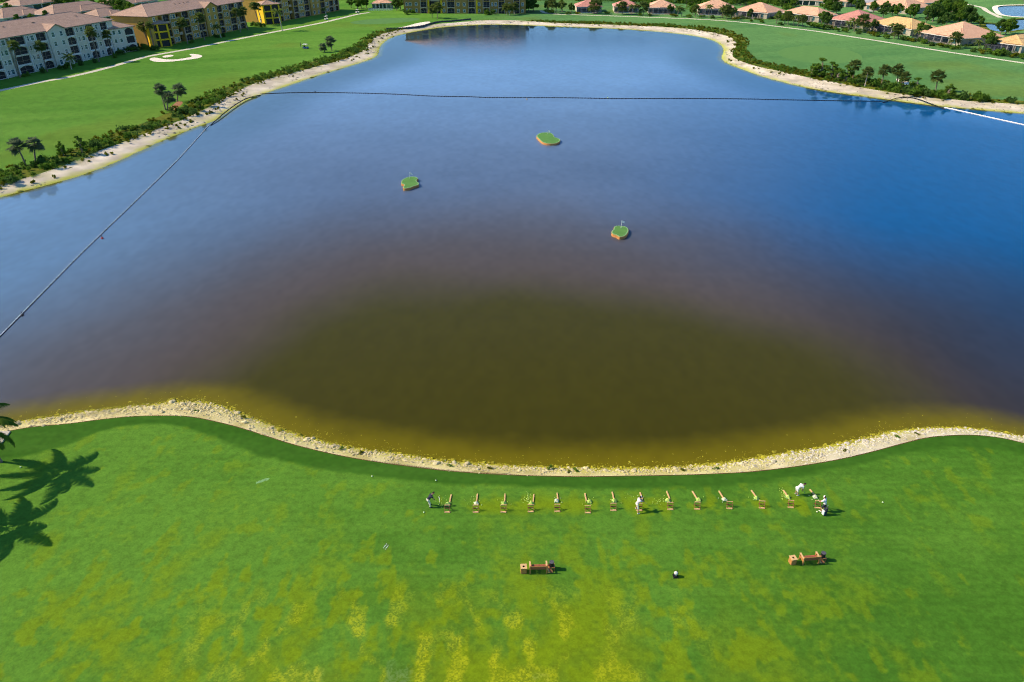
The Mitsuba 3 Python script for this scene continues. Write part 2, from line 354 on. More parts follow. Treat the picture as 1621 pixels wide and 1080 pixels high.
def tri_points(rings, keep, extra):
    pts = np.vstack(rings + [extra])
    _, idx = np.unique(np.round(pts, 2), axis=0, return_index=True)
    pts = pts[np.sort(idx)]
    tri = Delaunay(pts).simplices
    c = pts[tri].mean(1)
    tri = tri[keep(c)]
    a, b, d = pts[tri[:, 0]], pts[tri[:, 1]], pts[tri[:, 2]]
    flip = (b[:, 0] - a[:, 0]) * (d[:, 1] - a[:, 1]) - (b[:, 1] - a[:, 1]) * (d[:, 0] - a[:, 0]) < 0
    tri[flip] = tri[flip][:, ::-1]
    return pts, tri

from scipy.spatial import cKDTree
def dist_to(poly):
    t = cKDTree(resample(poly, 0.35))
    return lambda p: t.query(p)[0]
d_water, d_land = dist_to(WATER), dist_to(LAKE)

r1 = rng(1)
bed = WATER.buffer(-7)
rings = [resample(LAKE, 1.6), resample(WATER, 1.1), resample(WATER.buffer(-1.0), 1.3), resample(WATER.buffer(-3.0), 2.2), resample(bed, 4.0)]
lo, hi = land_line.min(0), land_line.max(0)
cand = r1.uniform(lo, hi, (160000, 2))
cand = cand[contains_xy(LAKE, cand[:, 0], cand[:, 1]) & ~contains_xy(WATER.buffer(-1.5), cand[:, 0], cand[:, 1])]
cand = cand[(d_land(cand) > 0.35)]
pts, tri = tri_points(rings, lambda c: contains_xy(LAKE, c[:, 0], c[:, 1]) & ~contains_xy(bed, c[:, 0], c[:, 1]), cand)
dw, dl = d_water(pts), d_land(pts)
inside = contains_xy(WATER.buffer(0.02), pts[:, 0], pts[:, 1])
z = np.where(inside, -0.32 * dw, LAND * dw / np.maximum(dw + dl, 1e-6))
bump = nfbm(np.c_[pts * 1.1, pts[:, :1] * 0], 3, 5) - 0.5
z += np.where(inside, 0, 0.22 * bump * np.clip(np.minimum(dw, dl) / 1.0, 0, 1))
z = np.where(dl < 0.02, LAND, z)
near = np.clip((110 - pts[:, 1]) / 30, 0, 1)[:, None]
t1 = np.clip(nfbm(np.c_[pts * 0.6, pts[:, :1] * 0], 4, 9) * 2.2 - 0.6, 0, 1)[:, None]
white = np.clip((pts[:, :1] - 22) / 14, 0, 1) * near
t2 = np.clip(nfbm(np.c_[pts * 0.22, pts[:, :1] * 0], 4, 19) * 2.6 - 0.85, 0, 1)[:, None]
weedy = np.clip(nfbm(np.c_[pts * 0.35, pts[:, :1] * 0], 4, 29) * 3.0 - 1.35, 0, 1)[:, None] * np.clip(1.4 - dl / 3.5, 0.15, 1)[:, None]
sand = (np.array([0.46, 0.41, 0.32]) * (1 - t2) + np.array([0.66, 0.60, 0.49]) * t2) * (0.82 + 0.3 * t1)
sand = sand * (1 - weedy * 0.7) + np.array([0.30, 0.30, 0.10]) * weedy * 0.7
gravel = (np.array([0.40, 0.35, 0.12]) * (1 - t1) + np.array([0.74, 0.66, 0.36]) * t1)
gravel = gravel * (1 - white) + (np.array([0.42, 0.38, 0.20]) * (1 - t1) + np.array([0.66, 0.62, 0.50]) * t1) * white
col = sand * (1 - near) + gravel * near
wet = np.clip(1.15 - np.where(inside, 0, dw) / (1.0 + 1.2 * t1[:, 0] + 1.6 * (1 - near[:, 0]) * t1[:, 0]), 0, 1)[:, None]
col = col * (1 - wet) + (np.array([0.42, 0.41, 0.03]) * near + np.array([0.36, 0.39, 0.06]) * (1 - near)) * wet
struct('lake_bank', ply((np.c_[pts, z], tri), 'mat_bank', smooth=True, color=col))

# the lake's surface: distance to the shore and ripple strength per vertex
BOOM_A = [(-67.26,67.66),(-68.74,80.71),(-69.69,87.98),(-70.78,96.3),(-72.03,105.88),(-73.2,116.48),(-74.41,128.54),(-76.01,143.19),(-77.94,160.85),(-80.54,178.91),(-83.07,195.75)]
BOOM_B = [(-81.24,234.31),(-71.98,236.25),(-63.88,236.74),(-51.35,235.76),(-42.99,234.79),(-34.63,233.35),(-24.61,230.52),(-14.16,230.52),(-8.08,228.67),(4.49,228.67),(17.85,228.67),(29.66,227.29),(49.59,227.75),(69.35,227.29),(86.59,225.48),(101.81,224.14),(115.12,223.26)]
BOOM_C = [(129.37,215.15),(132.62,209.1),(135.94,202.23),(140.13,194.35),(146.08,183.19),(151.63,173.08)]
enclosed = Polygon([*BOOM_A[::-1][::-1], *[(-83.03,209.1),(-81.89,228.67)], *BOOM_B, *BOOM_C, (260, 40), (-150, 20)]).buffer(0)
wr = [resample(WATER.buffer(q), s) for q, s in ((2.0, 3.0), (0.0, 1.4), (-0.7, 1.4), (-1.6, 1.8), (-3, 2.2), (-5, 3), (-8, 4), (-13, 6))]
gx, gy = np.meshgrid(np.arange(lo[0] - 4, hi[0] + 8, 8.0), np.arange(lo[1] - 4, hi[1] + 8, 8.0))
grid = np.c_[gx.ravel(), gy.ravel()] + r1.uniform(-1, 1, (gx.size, 2))
pts, tri = tri_points(wr, lambda c: contains_xy(WATER.buffer(2.2), c[:, 0], c[:, 1]), grid)
dw = d_water(pts) * np.where(contains_xy(WATER.buffer(0.02), pts[:, 0], pts[:, 1]), 1, -1)
rip = np.where(contains_xy(enclosed, pts[:, 0], pts[:, 1]), 1.0, 0.12) * np.clip((dw - 3) / 22, 0.0, 1)
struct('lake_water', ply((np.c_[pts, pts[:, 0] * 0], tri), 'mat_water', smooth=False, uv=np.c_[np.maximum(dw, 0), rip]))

POND = chaikin([(310.75,494.38),(320.74,502.88),(335.16,504.85),(368.65,506.04),(320.95,436.84),(293.39,438.35),(288.6,442.94),(287.51,449.21),(296.22,467.33)], 2, True)
POND2 = chaikin([(255.31,412.57),(259.08,408.55),(260.99,403.3),(276.98,425.1),(291.06,432.37),(311.3,427.98),(284.17,383.5),(261.94,388.28),(243.45,374.26),(239.99,381.15)], 2, True)
pond = Polygon(POND).buffer(0); pond2 = Polygon(POND2).buffer(0)
big = Polygon([(-4000, -900), (4000, -900), (4000, 5000), (-4000, 5000)])
ground_poly = big.difference(LAKE).difference(pond.buffer(1.2)).difference(pond2.buffer(1.2))
struct('ground', ply(sheet(ground_poly, LAND), 'mat_fairway'))
for nm, pp in (('pond_water', pond), ('pond_water', pond2)):
    s = sheet(pp.buffer(1.4), LAND - 0.35)
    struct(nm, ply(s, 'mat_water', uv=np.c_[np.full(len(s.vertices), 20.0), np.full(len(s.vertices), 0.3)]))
    rim = pp.buffer(3.0).difference(pp)
    struct('pond_bank', ply(sheet(rim, LAND + 0.004), 'mat_sand' if pp is pond else 'mat_weeds'))

# practice tee and its rough band along the shore
near_edge = chaikin(NEAR_L, 2)
lawn_poly = Polygon([*near_edge, (260, 20), (260, -60), (-200, -60), (-200, 40)]).buffer(0).difference(LAKE)
rough_poly = Polygon([*near_edge, *chaikin(ROUGH_IN, 2)[::-1]]).buffer(0).difference(LAKE)
struct('practice_lawn', ply(sheet(lawn_poly, LAND + 0.004), 'mat_lawn'))
rp = max(getattr(rough_poly, 'geoms', [rough_poly]), key=lambda g: g.area)
inner = LineString(chaikin(ROUGH_IN, 2)); d_in = cKDTree(np.array([inner.interpolate(s).coords[0] for s in np.arange(0, inner.length, 0.3)]))
cand = r1.uniform(rp.bounds[:2], rp.bounds[2:], (60000, 2)); cand = cand[contains_xy(rp.buffer(-0.3), cand[:, 0], cand[:, 1])][:9000]
pts, tri = tri_points([resample(rp, 0.6)], lambda c: contains_xy(rp, c[:, 0], c[:, 1]), cand)
struct('rough_grass', ply((np.c_[pts, np.full(len(pts), LAND + 0.008)], tri), 'mat_rough', uv=np.c_[d_in.query(pts)[0], pts[:, 0] * 0.01 + pts[:, 1] * 0.017]))
belt_left = Polygon([*chaikin(FAR_L[:26], 2), *chaikin(BELT_L, 2)[::-1]]).buffer(0).difference(LAKE)
belt_right = Polygon([*chaikin(FAR_L[30:], 2), *chaikin(BELT_R, 2)[::-1]]).buffer(0).difference(LAKE)
struct('weedy_bank', ply(sheet(belt_left, LAND + 0.004), 'mat_weeds'))
struct('weedy_bank', ply(sheet(belt_right, LAND + 0.004), 'mat_weeds'))

# sunken earth edge where the tee turf stops above the stones
edge = LineString(near_edge)
struct('turf_edge', ply(sheet(edge.buffer(0.05, cap_style='flat'), LAND + 0.012), 'mat_soil'))

# paths, bunkers, putting greens, road
PATH_L = [(-173.22,211.95),(-168.63,227.59),(-165.79,235.7),(-162.77,244.34),(-159.36,253.23),(-156.99,255.26),(-152.46,269.59),(-149.74,288.24),(-148.36,301.51),(-145.93,306.51),(-136.5,325.77),(-131.16,341.69),(-119.1,372.49),(-109.79,394.01),(-102.29,412.42),(-96.59,432.51),(-91.17,452.88),(-85.54,461.2)]
PATH_R = [(17.62,471.57),(19.78,457.84),(25.15,452.55),(54.81,444.83),(85.91,434.62),(108.75,426.59),(126.07,413.8),(139.9,394.01),(153.41,376.15),(156.46,368.0),(170.06,341.11),(182.4,313.79),(190.66,299.98),(198.0,286.97),(207.31,265.87),(218.76,243.3)]
PATH_P = [(303.54,539.79),(300.93,513.68),(299.76,498.36),(299.32,489.11),(290.71,471.57),(283.94,452.88),(278.02,435.53)]
struct('cart_path', ply(ribbon(PATH_L, 2.6, LAND + 0.008), 'mat_path'))
struct('cart_path', ply(ribbon(PATH_R, 2.3, LAND + 0.008), 'mat_path'))
struct('cart_path', ply(ribbon(PATH_P, 3.0, LAND + 0.008), 'mat_path'))
def dome_sheet(poly, z, h):
    return sheet(poly, z)
def blob(pts, z, m, n=3):
    return ply(sheet(chaikin(pts, n, True), z), m)
B1 = [(-143.93,294.74),(-145.04,299.22),(-143.02,299.53),(-137.99,295.18),(-133.1,294.89),(-130.26,299.07),(-129.41,302.75),(-133.21,307.14),(-132.41,309.06),(-128.41,306.82),(-125.56,303.06),(-125.21,298.47),(-127.19,295.77),(-130.66,291.96),(-134.9,289.09),(-139.2,289.37)]
B2 = [(-141.71,301.51),(-141.76,305.24),(-139.7,306.51),(-137.88,304.62),(-137.88,301.51),(-139.71,299.22)]
B3 = [(-63.97,387.56),(-55.86,394.52),(-51.97,408.61),(-46.51,417.98),(-43.82,415.18),(-45.48,404.87),(-50.5,393.51),(-55.01,388.05),(-59.22,383.69)]
B4 = [(132.73,254.13),(134.68,256.41),(134.56,251.56),(136.68,249.26),(137.64,247.31),(133.93,244.97),(130.95,245.4)]
for b in (B1, B2, B3, B4):
    struct('sand_bunker', blob(b, LAND + 0.010, 'mat_sand'))
G1 = [(-88.36,417.98),(-75.17,432.51),(-54.09,435.53),(-50.23,426.59),(-58.23,412.42),(-73.92,404.34),(-86.18,407.0)]
G2 = [(110.83,314.28),(121.37,328.09),(136.9,332.63),(144.62,317.63),(140.87,295.48),(126.29,285.43),(114.64,286.83),(108.75,298.47)]
struct('putting_green', blob(G1, LAND + 0.006, 'mat_green'))
struct('putting_green', blob(G2, LAND + 0.006, 'mat_green'))
ROAD = [(251.75,558.64),(264.49,558.64),(233.3,489.87),(222.14,469.81),(217.07,465.3),(221.03,482.39)]
struct('road', ply(sheet(ROAD, LAND + 0.008), 'mat_asphalt'))
MULCH = [(-100.19,208.73),(-100.93,213.59),(-102.03,220.39),(-99.95,219.52),(-98.6,215.26),(-98.46,210.33),(-97.92,206.38)]
struct('mulch_bed', blob(MULCH, LAND + 0.014, 'mat_mulch'))
SLAB = [(-59.03,59.26),(-53.81,59.26),(-53.44,56.84),(-52.77,49.97)]
struct('concrete_pad', ply(to_manifold(trimesh.creation.extrude_polygon(Polygon(SLAB).buffer(0), 0.15)).translate((0, 0, LAND)), 'mat_concrete'))

#STONES
# ------------------------------------------------------------------ stones and shallow-water rocks of the near shore
def stone(r, k):
    m = trimesh.creation.icosphere(subdivisions=1 if k else 0)
    v = m.vertices * (1 + 0.28 * r.standard_normal((len(m.vertices), 1)) * (0.6 if k else 1))
    v[:, 2] *= 0.6
    return v, m.faces
r = rng(7)
forms = [stone(r, k) for k in (0, 0, 0, 0, 0, 1, 1)]
near_bank = LAKE.intersection(Polygon([(-110, 30), (140, 30), (140, 95), (-110, 95)]))
# not yet sorted by zone: dry stones on the bank, a few just off the waterline
N = 26000
q = r.uniform((-80, 40), (110, 80), (N * 13, 2))
ok = contains_xy(near_bank, q[:, 0], q[:, 1])
q = q[ok]
inw = contains_xy(WATER, q[:, 0], q[:, 1]); dw = d_water(q); dl = d_land(q)
keep = np.where(inw, r.random(len(q)) < 0.7 * np.exp(-dw / 0.55) * (dw < 3.0), r.random(len(q)) < np.clip((dl - 0.2) / 1.6, 0.10, 0.95))
q, inw, dw, dl = q[keep], inw[keep], dw[keep], dl[keep]
V, Fc, Cc, off = [], [], [], 0
for i in range(len(q)):
    v, f = forms[r.integers(len(forms))]
    s = r.gamma(2.0, 0.021) + 0.026
    if r.random() < 0.03 * (1 - 0.7 * min(1, max(0, (q[i, 0] - 5) / 20))): s *= 2.2
    a = r.uniform(0, 6.28); ca, sa = math.cos(a), math.sin(a)
    w = v * s * np.array([r.uniform(0.8, 1.5), 1, 1])
    w = np.c_[w[:, 0] * ca - w[:, 1] * sa, w[:, 0] * sa + w[:, 1] * ca, w[:, 2]]
    zz = (-0.32 * dw[i] + 0.3 * s) if inw[i] else LAND * dw[i] / max(dw[i] + dl[i], 1e-6) + 0.22 * s
    if inw[i]: zz = min(max(zz, -0.45 * s), 0.2 * s)
    V.append(w + [q[i, 0], q[i, 1], zz]); Fc.append(f + off); off += len(v)
    tone = r.uniform(0.35, 1.0)
    whitish = min(1, max(0, (q[i, 0] - 18) / 16))
    c = np.array([0.64, 0.57, 0.32]) * (0.38 + 0.75 * tone) * (1 - whitish) + np.array([0.70, 0.66, 0.54]) * (0.45 + 0.55 * tone) * whitish
    if inw[i] or dw[i] < 0.7 * r.random() + 0.1: c = np.array([0.40, 0.37, 0.03]) * (0.30 + 0.85 * tone)
    Cc.append(np.tile(np.minimum(c, 0.85), (len(v), 1)))
struct('shore_stones', ply((np.vstack(V), np.vstack(Fc)), 'mat_bank', smooth=False, color=np.vstack(Cc)), kind='stuff',
       label='pale limestone riprap along the near waterline', cat='stones')

r = rng(17)
q = r.uniform(lo, hi, (60000, 2)); q = q[(q[:, 1] > 110)]
far_bank = LAKE.difference(WATER.buffer(-0.6))
q = q[contains_xy(far_bank, q[:, 0], q[:, 1])]
q = q[nfbm(np.c_[q * 0.12, q[:, :1] * 0], 3, 23) > 0.42 + 0.2 * r.random(len(q))]
dw, dl = d_water(q), d_land(q); inw = contains_xy(WATER, q[:, 0], q[:, 1])
V, Fc, Cc, off = [], [], [], 0
for i in range(len(q)):
    v, f = forms[r.integers(5)]
    s = r.gamma(2.0, 0.06) + 0.10
    zz = -0.12 if inw[i] else LAND * dw[i] / max(dw[i] + dl[i], 1e-6) + 0.1 * s
    V.append(v * s * [1.2, 1, 1] + [q[i, 0], q[i, 1], zz]); Fc.append(f + off); off += len(v)
    c = np.array([0.56, 0.51, 0.41]) * r.uniform(0.35, 1.15) if dw[i] > 1.0 else np.array([0.30, 0.30, 0.06]) * r.uniform(0.5, 1.2)
    Cc.append(np.tile(c, (len(v), 1)))
struct('bank_stones', ply((np.vstack(V), np.vstack(Fc)), 'mat_bank', smooth=False, color=np.vstack(Cc)), kind='stuff', label='small stones strewn over the far sandy banks', cat='stones')

#PLANTS
# ------------------------------------------------------------------ plants
def leaf_cards(r, centers, size, per, aspect=0.55):
    """Many small folded leaf faces around clump centres (x, y, z, radius)."""
    V, F, off = [], [], 0
    for (x, y, z, rad) in centers:
        for _ in range(per):
            d = r.standard_normal(3); d /= np.linalg.norm(d)
            p = np.array([x, y, z]) + d * rad * r.uniform(0.45, 1.05) * [1, 1, 0.85]
            nrm = d + 0.8 * r.standard_normal(3); nrm /= np.linalg.norm(nrm)
            a = np.cross(nrm, r.standard_normal(3)); a /= np.linalg.norm(a)
            b = np.cross(nrm, a)
            s = size * r.uniform(0.6, 1.3)
            V += [p - a * s, p + b * s * aspect + nrm * s * 0.15, p + a * s, p - b * s * aspect + nrm * s * 0.15]
            F += [[off, off + 1, off + 2], [off, off + 2, off + 3]]
            off += 4
    return np.array(V), np.array(F)

def merge(list_vf):
    V, F, o = [], [], 0
    for v, f in list_vf:
        V.append(v); F.append(f + o); o += len(v)
    return np.vstack(V), np.vstack(F)

def crown_broad(seed, h, rad, n=16, per=42, size=0.34, low=0.35):
    r = rng(seed)
    cs = []
    for _ in range(n):
        a = r.uniform(0, 6.28); t = r.uniform(low, 1.0); k = math.sin(math.pi * min(1, 0.18 + 0.80 * (t - low) / (1 - low))) ** 0.7
        q = rad * k * math.sqrt(r.random())
        cs.append((q * math.cos(a), q * math.sin(a), h * t, rad * r.uniform(0.24, 0.42)))
    return leaf_cards(r, cs, size, per), cs

def limbs(seed, h, cs, r0):
    r = rng(seed)
    ms = [tube([(0, 0, -0.2), (0.05 * r.standard_normal(), 0.05 * r.standard_normal(), h * 0.3), (0, 0, h * 0.62)], [r0, r0 * 0.75, r0 * 0.35], 7)]
    for c in cs[:6]:
        ms.append(tube([(0, 0, h * r.uniform(0.2, 0.4)), (c[0] * 0.5, c[1] * 0.5, c[2] * 0.75), (c[0], c[1], c[2])], [r0 * 0.5, r0 * 0.3, r0 * 0.1], 5))
    return cat(ms)

def fan_palm_crown(seed, rad, n=74, droop=0.22):
    """Sabal: stiff costapalmate fans all round a ball, the lowest hanging."""
    r = rng(seed); V, F, o = [], [], 0
    for i in range(n):
        el = math.radians(r.uniform(-48, 82)); az = r.uniform(0, 6.28)
        d = np.array([math.cos(el) * math.cos(az), math.cos(el) * math.sin(az), math.sin(el)])
        L = rad * r.uniform(0.72, 1.12)
        side = np.cross(d, [0, 0, 1]); side /= np.linalg.norm(side) + 1e-9
        up = np.cross(side, d)
        base = d * L * 0.42
        V += [base * 0.2 - side * 0.02, base * 0.2 + side * 0.02, base + side * 0.02, base - side * 0.02]; F += [[o, o + 1, o + 2], [o, o + 2, o + 3]]; o += 4
        k = 7
        for j in range(k):
            a = math.radians(-72 + 144 * (j + 0.5) / k + r.uniform(-5, 5)); da = math.radians(8)
            ll = L * 0.60 * (0.72 + 0.28 * math.cos(a))
            dirs = [d * math.cos(a + s) + side * math.sin(a + s) for s in (-da, 0, da)]
            tip = base + dirs[1] * ll - np.array([0, 0, droop * ll * r.uniform(0.4, 1.0)])
            V += [base, base + dirs[0] * ll * 0.62 + up * 0.02, tip, base + dirs[2] * ll * 0.62 + up * 0.02]
            F += [[o, o + 1, o + 2], [o, o + 2, o + 3]]; o += 4
    return np.array(V), np.array(F)

def feather_crown(seed, rad, n=18, leaflets=22, width=0.055, up=(-12, 70)):
    """Coconut or royal palm: arching rachis with two rows of hanging leaflets."""
    r = rng(seed); V, F, o = [], [], 0; ribs = []
    for i in range(n):
        az = 6.283 * i / n + r.uniform(-0.25, 0.25); el = math.radians(up[0] + (up[1] - up[0]) * ((i * 7) % n) / n + r.uniform(-6, 6))
        L = rad * r.uniform(0.88, 1.1); p = np.zeros(3); pts = [p]; e = el
        ks = 10
        for k in range(ks):
            e -= math.radians(r.uniform(7.0, 11.0)) * (0.5 + k / ks)
            p = p + np.array([math.cos(e) * math.cos(az), math.cos(e) * math.sin(az), math.sin(e)]) * L / ks
            pts.append(p)
        pts = np.array(pts); ribs.append(tube(pts, np.linspace(0.035, 0.008, len(pts)), 4, False))
        side = np.array([-math.sin(az), math.cos(az), 0])
        for j in range(leaflets):
            t = 0.16 + 0.84 * j / leaflets; f = t * ks; a = int(min(f, ks - 1)); b = pts[a] + (pts[a + 1] - pts[a]) * (f - a)
            tan = pts[a + 1] - pts[a]; tan /= np.linalg.norm(tan)
            ll = rad * 0.24 * math.sin(math.pi * min(0.97, 0.22 + 0.72 * t)) * r.uniform(0.85, 1.15)
            for s in (-1, 1):
                dv = side * s * 0.80 + tan * 0.62 + np.array([0, 0, -0.42 - 0.25 * r.random()])
                dv /= np.linalg.norm(dv)
                w = tan * width * rad / 4
                V += [b - w, b + w, b + dv * ll * 0.6 + w * 0.8, b + dv * ll + np.array([0, 0, -0.10 * ll]), b + dv * ll * 0.6 - w * 0.8]
                F += [[o, o + 1, o + 2], [o, o + 2, o + 4], [o + 4, o + 2, o + 3]]; o += 5
    return (np.array(V), np.array(F)), cat(ribs)

def palm_trunk(h, r0, lean=(0, 0), seed=0):
    r = rng(seed + 900); n = 9
    pts = [(lean[0] * (k / (n - 1)) ** 1.6, lean[1] * (k / (n - 1)) ** 1.6, -0.2 + (h + 0.2) * k / (n - 1)) for k in range(n)]
    rad = [r0 * (1.25 if k == 0 else 1.0 - 0.03 * k + 0.06 * r.standard_normal()) for k in range(n)]
    return tube(pts, rad, 8)

FANS = [ply(fan_palm_crown(s, 1.0), 'mat_frond') for s in (1, 2, 3)]
FANS_DARK = [ply(fan_palm_crown(s, 1.0), 'mat_frond_dark') for s in (4, 5)]
FEATHERS = [feather_crown(s, 1.0, 16, 11, 0.22) for s in (11, 12)]
FEATHERS = [(ply(a, 'mat_frond'), ply(b, 'mat_bark')) for a, b in FEATHERS]
TRUNKS = {}
def palm(x, y, h, rad, lean, label, kind='fan', group=None, seed=0, bark='mat_bark', name='palm_tree'):
    r = rng(seed * 13 + int(abs(x * 7 + y * 3)))
    k = thing(name, label, 'palm tree', group)
    key = (round(h, 1), round(lean, 1), bark)
    if key not in TRUNKS:
        TRUNKS[key] = ply(palm_trunk(key[0], 0.16 + 0.008 * h, (key[1], 0)), bark, smooth=40)
    part(k, 'trunk', TRUNKS[key], at(x, y))
    M = at(x + key[1], y, LAND + key[0], r.uniform(0, 360), rad * (1.0 if kind == 'feather' else 1.28))
    if kind == 'feather':
        fr = FEATHERS[r.integers(len(FEATHERS))]
        part(k, 'crown', fr[0], M)
    else:
        pool = FANS_DARK if kind == 'dark' else FANS
        part(k, 'crown', pool[r.integers(len(pool))], M)
    return k

def broad(seed, h, rad, m, **kw):
    lv, cs = crown_broad(seed, h, rad, **kw)
    return ply(lv, m), ply(limbs(seed, h, cs, 0.05 * h ** 0.9), 'mat_bark', smooth=40)
BROADS = {'green': [broad(21 + i, 1.0 * 7, 2.9, 'mat_leaf', size=0.42, n=22, per=60) for i in range(3)],
          'dark': [broad(31 + i, 1.0 * 7, 2.9, 'mat_leaf_dark', size=0.42, n=22, per=60) for i in range(3)]}
CONES = [broad(41 + i, 5.0, 1.35, 'mat_leaf', size=0.26, n=18, per=46, low=0.15) for i in range(3)]
def tree(x, y, h, label, kind='green', group=None, seed=0, wide=1.0, name='broadleaf_tree', category='tree'):
    r = rng(seed * 17 + int(abs(x * 5 + y * 11)))
    pool = CONES if kind == 'cone' else BROADS[kind]
    cr, tr = pool[r.integers(len(pool))]
    s = h / (5.0 if kind == 'cone' else 7.0)
    k = thing(name, label, category, group)
    M = T().translate([x, y, LAND]).rotate([0, 0, 1], r.uniform(0, 360)).scale([s * wide, s * wide, s])
    part(k, 'trunk', tr, M); part(k, 'crown', cr, M)
    return k

def shrub_mesh(seed, m, per=34, n=5, size=0.17):
    r = rng(seed)
    cs = [(0.5 * r.uniform(-1, 1), 0.5 * r.uniform(-1, 1), 0.25 + 0.45 * r.random(), r.uniform(0.28, 0.45)) for _ in range(n)]
    return ply(leaf_cards(r, cs, size, per), m)
SHRUBS = {'green': [shrub_mesh(51 + i, 'mat_leaf') for i in range(3)], 'dark': [shrub_mesh(61 + i, 'mat_leaf_dark') for i in range(3)],
          'olive': [shrub_mesh(71 + i, 'mat_leaf_olive') for i in range(2)]}
def shrub(x, y, s, label, kind='green', group=None, name='shrub', h=None):
    r = rng(int(abs(x * 31 + y * 17)))
    pool = SHRUBS[kind]
    return one(name, pool[r.integers(len(pool))], label, 'shrub', group,
               T().translate([x, y, LAND - 0.05]).rotate([0, 0, 1], r.uniform(0, 360)).scale([s, s, h or s]))

def thicket(name, poly, density, m, seed, smin, smax, label, category='bushes', per=7, dz=0.0, size=0.30):
    """Undergrowth nobody could count: one mesh of leaf clumps filling a strip."""
    r = rng(seed); b = poly.bounds
    n = int((b[2] - b[0]) * (b[3] - b[1]) * density)
    p = r.uniform(b[:2], b[2:], (n, 2))
    p = p[contains_xy(poly, p[:, 0], p[:, 1])]
    dens = nfbm(np.c_[p * 0.16, p[:, :1] * 0], 3, seed)
    p = p[dens > 0.36 + 0.2 * r.random(len(p))]
    cs = []
    for x, y in p:
        s = r.uniform(smin, smax)
        for _ in range(3):
            cs.append((x + s * r.uniform(-0.5, 0.5), y + s * r.uniform(-0.5, 0.5), LAND - dz + s * r.uniform(0.1, 0.75), s * 0.42))
    if not cs: return
    return struct(name, ply(leaf_cards(r, cs, size, per), m), kind='stuff', label=label, cat=category)

thicket('bank_undergrowth', belt_left, 0.34, 'mat_leaf', 101, 0.6, 1.3, 'dense green undergrowth along the left lake bank', per=12)
thicket('bank_undergrowth', belt_left.buffer(0.8), 0.07, 'mat_leaf_dark', 102, 0.8, 1.7, 'dark bushes massed along the left lake bank', per=14)
thicket('bank_grass', belt_left.buffer(1.6), 0.20, 'mat_leaf_olive', 103, 0.4, 0.9, 'olive weeds along the left lake bank')
thicket('bank_undergrowth', belt_right, 0.30, 'mat_leaf', 104, 0.5, 1.1, 'green undergrowth along the right lake bank', per=10)
thicket('bank_grass', belt_right.buffer(1.2), 0.30, 'mat_leaf_olive', 105, 0.4, 0.9, 'olive weeds along the right lake bank', per=9)

thicket('bank_tufts', belt_left.buffer(4.5).intersection(far_bank), 0.10, 'mat_leaf_olive', 107, 0.3, 0.8, 'weed tufts growing out over the left sand bank', dz=0.4)
thicket('bank_tufts', belt_right.buffer(4.0).intersection(far_bank), 0.07, 'mat_leaf_olive', 108, 0.3, 0.8, 'weed tufts growing out over the right sand bank', dz=0.4)
WD = [(-35.5,63.4),(-29.95,62.35),(-17.9,56.91),(-15.65,56.2),(-6.31,54.14),(3.87,53.95),(5.61,53.29),(6.45,53.57),(17.18,53.48),(20.56,53.76),(34.74,56.51),(41.23,58.79),(43.66,59.33),(-2.2,53.86)]
WD = sorted(WD, key=lambda p: p[0])
for i, (x, y) in enumerate(WD):
    one('shore_weed', SHRUBS[('green', 'olive')[i % 2]][i % 2], ['first', 'second', 'third', 'fourth', 'fifth', 'sixth', 'seventh', 'eighth', 'ninth', 'tenth', 'eleventh', 'twelfth', 'thirteenth', 'last'][i] + ' low green weed clump from the left among the near shore stones', 'weed', 'weeds of the near shore', T().translate([x, y, 0.32]).rotate([0, 0, 1], 40 * i).scale([0.5, 0.35, 0.35]))

# named trees of the left bank
LT = [(-109.15,154.79,4.11,1.75,-0.42),(-108.0,156.7,4.15,1.63,1.17),(-100.74,208.73,5.46,1.63,-0.05),(-99.59,207.55,3.7,1.63,1.21),(-101.67,219.52,3.41,1.81,1.31),(-76.02,315.95,3.47,2.12,-0.21),(-78.33,312.63,1.97,1.58,-0.52)]
LTN = ['tall sabal palm leaning left over the bank at the left edge', 'sabal palm beside the leaning palm at the left edge of the bank',
       'leaning sabal palm, left of the three on the reddish mulch', 'front sabal palm of the three on the reddish mulch', 'rear sabal palm of the three on the reddish mulch',
       'fan palm near the golf cart on the left fairway bank', 'small fan palm left of its taller twin near the golf cart']
for i, (p, n) in enumerate(zip(LT, LTN)):
    palm(p[0], p[1], p[2], p[3], p[4], n, 'dark', seed=i)
LS = [(-105.04,154.79,2.2),(-102.28,152.91,2.0),(-104.7,162.18,2.4),(-101.09,163.73,3.0),(-100.45,167.98,2.2),(-99.27,170.19,2.0),(-89.85,207.16,3.0),(-89.68,213.59,2.6),(-90.42,202.55,2.2),(-90.91,227.59,2.0),(-104.56,142.42,1.8),(-106.39,143.25,2.0),(-95.96,185.79,1.8),(-96.92,178.3,1.7),(-93.35,204.07,2.4)]
for i, (x, y, s) in enumerate(LS):
    if i in (2, 3, 6):
        tree(x, y, s * 1.35, ['slim young tree on the left bank, nearer the left edge', 'bushy young tree on the left bank right of the slim one', 'bushy young tree below the mulch palms on the left bank'][(2, 3, 6).index(i)], 'cone', seed=i, wide=1.1, name='young_tree')
    else:
        shrub(x, y, s, ['shrub just right of the left edge palms', 'second shrub right of the left edge palms', '', '', 'shrub left of the bushy young tree', 'low shrub right of the bushy young tree', '', 'dark shrub at the boom end on the left bank', 'shrub right below the reddish mulch', 'shrub near the boom corner of the left bank', 'shrub below the left edge palms', 'leftmost shrub of the left bank', 'low shrub halfway along the left bank', 'small shrub halfway along the left bank', 'shrub touching the mulch bed on the bank'][i], ('dark', 'green')[i % 2], 'big shrubs of the left bank')

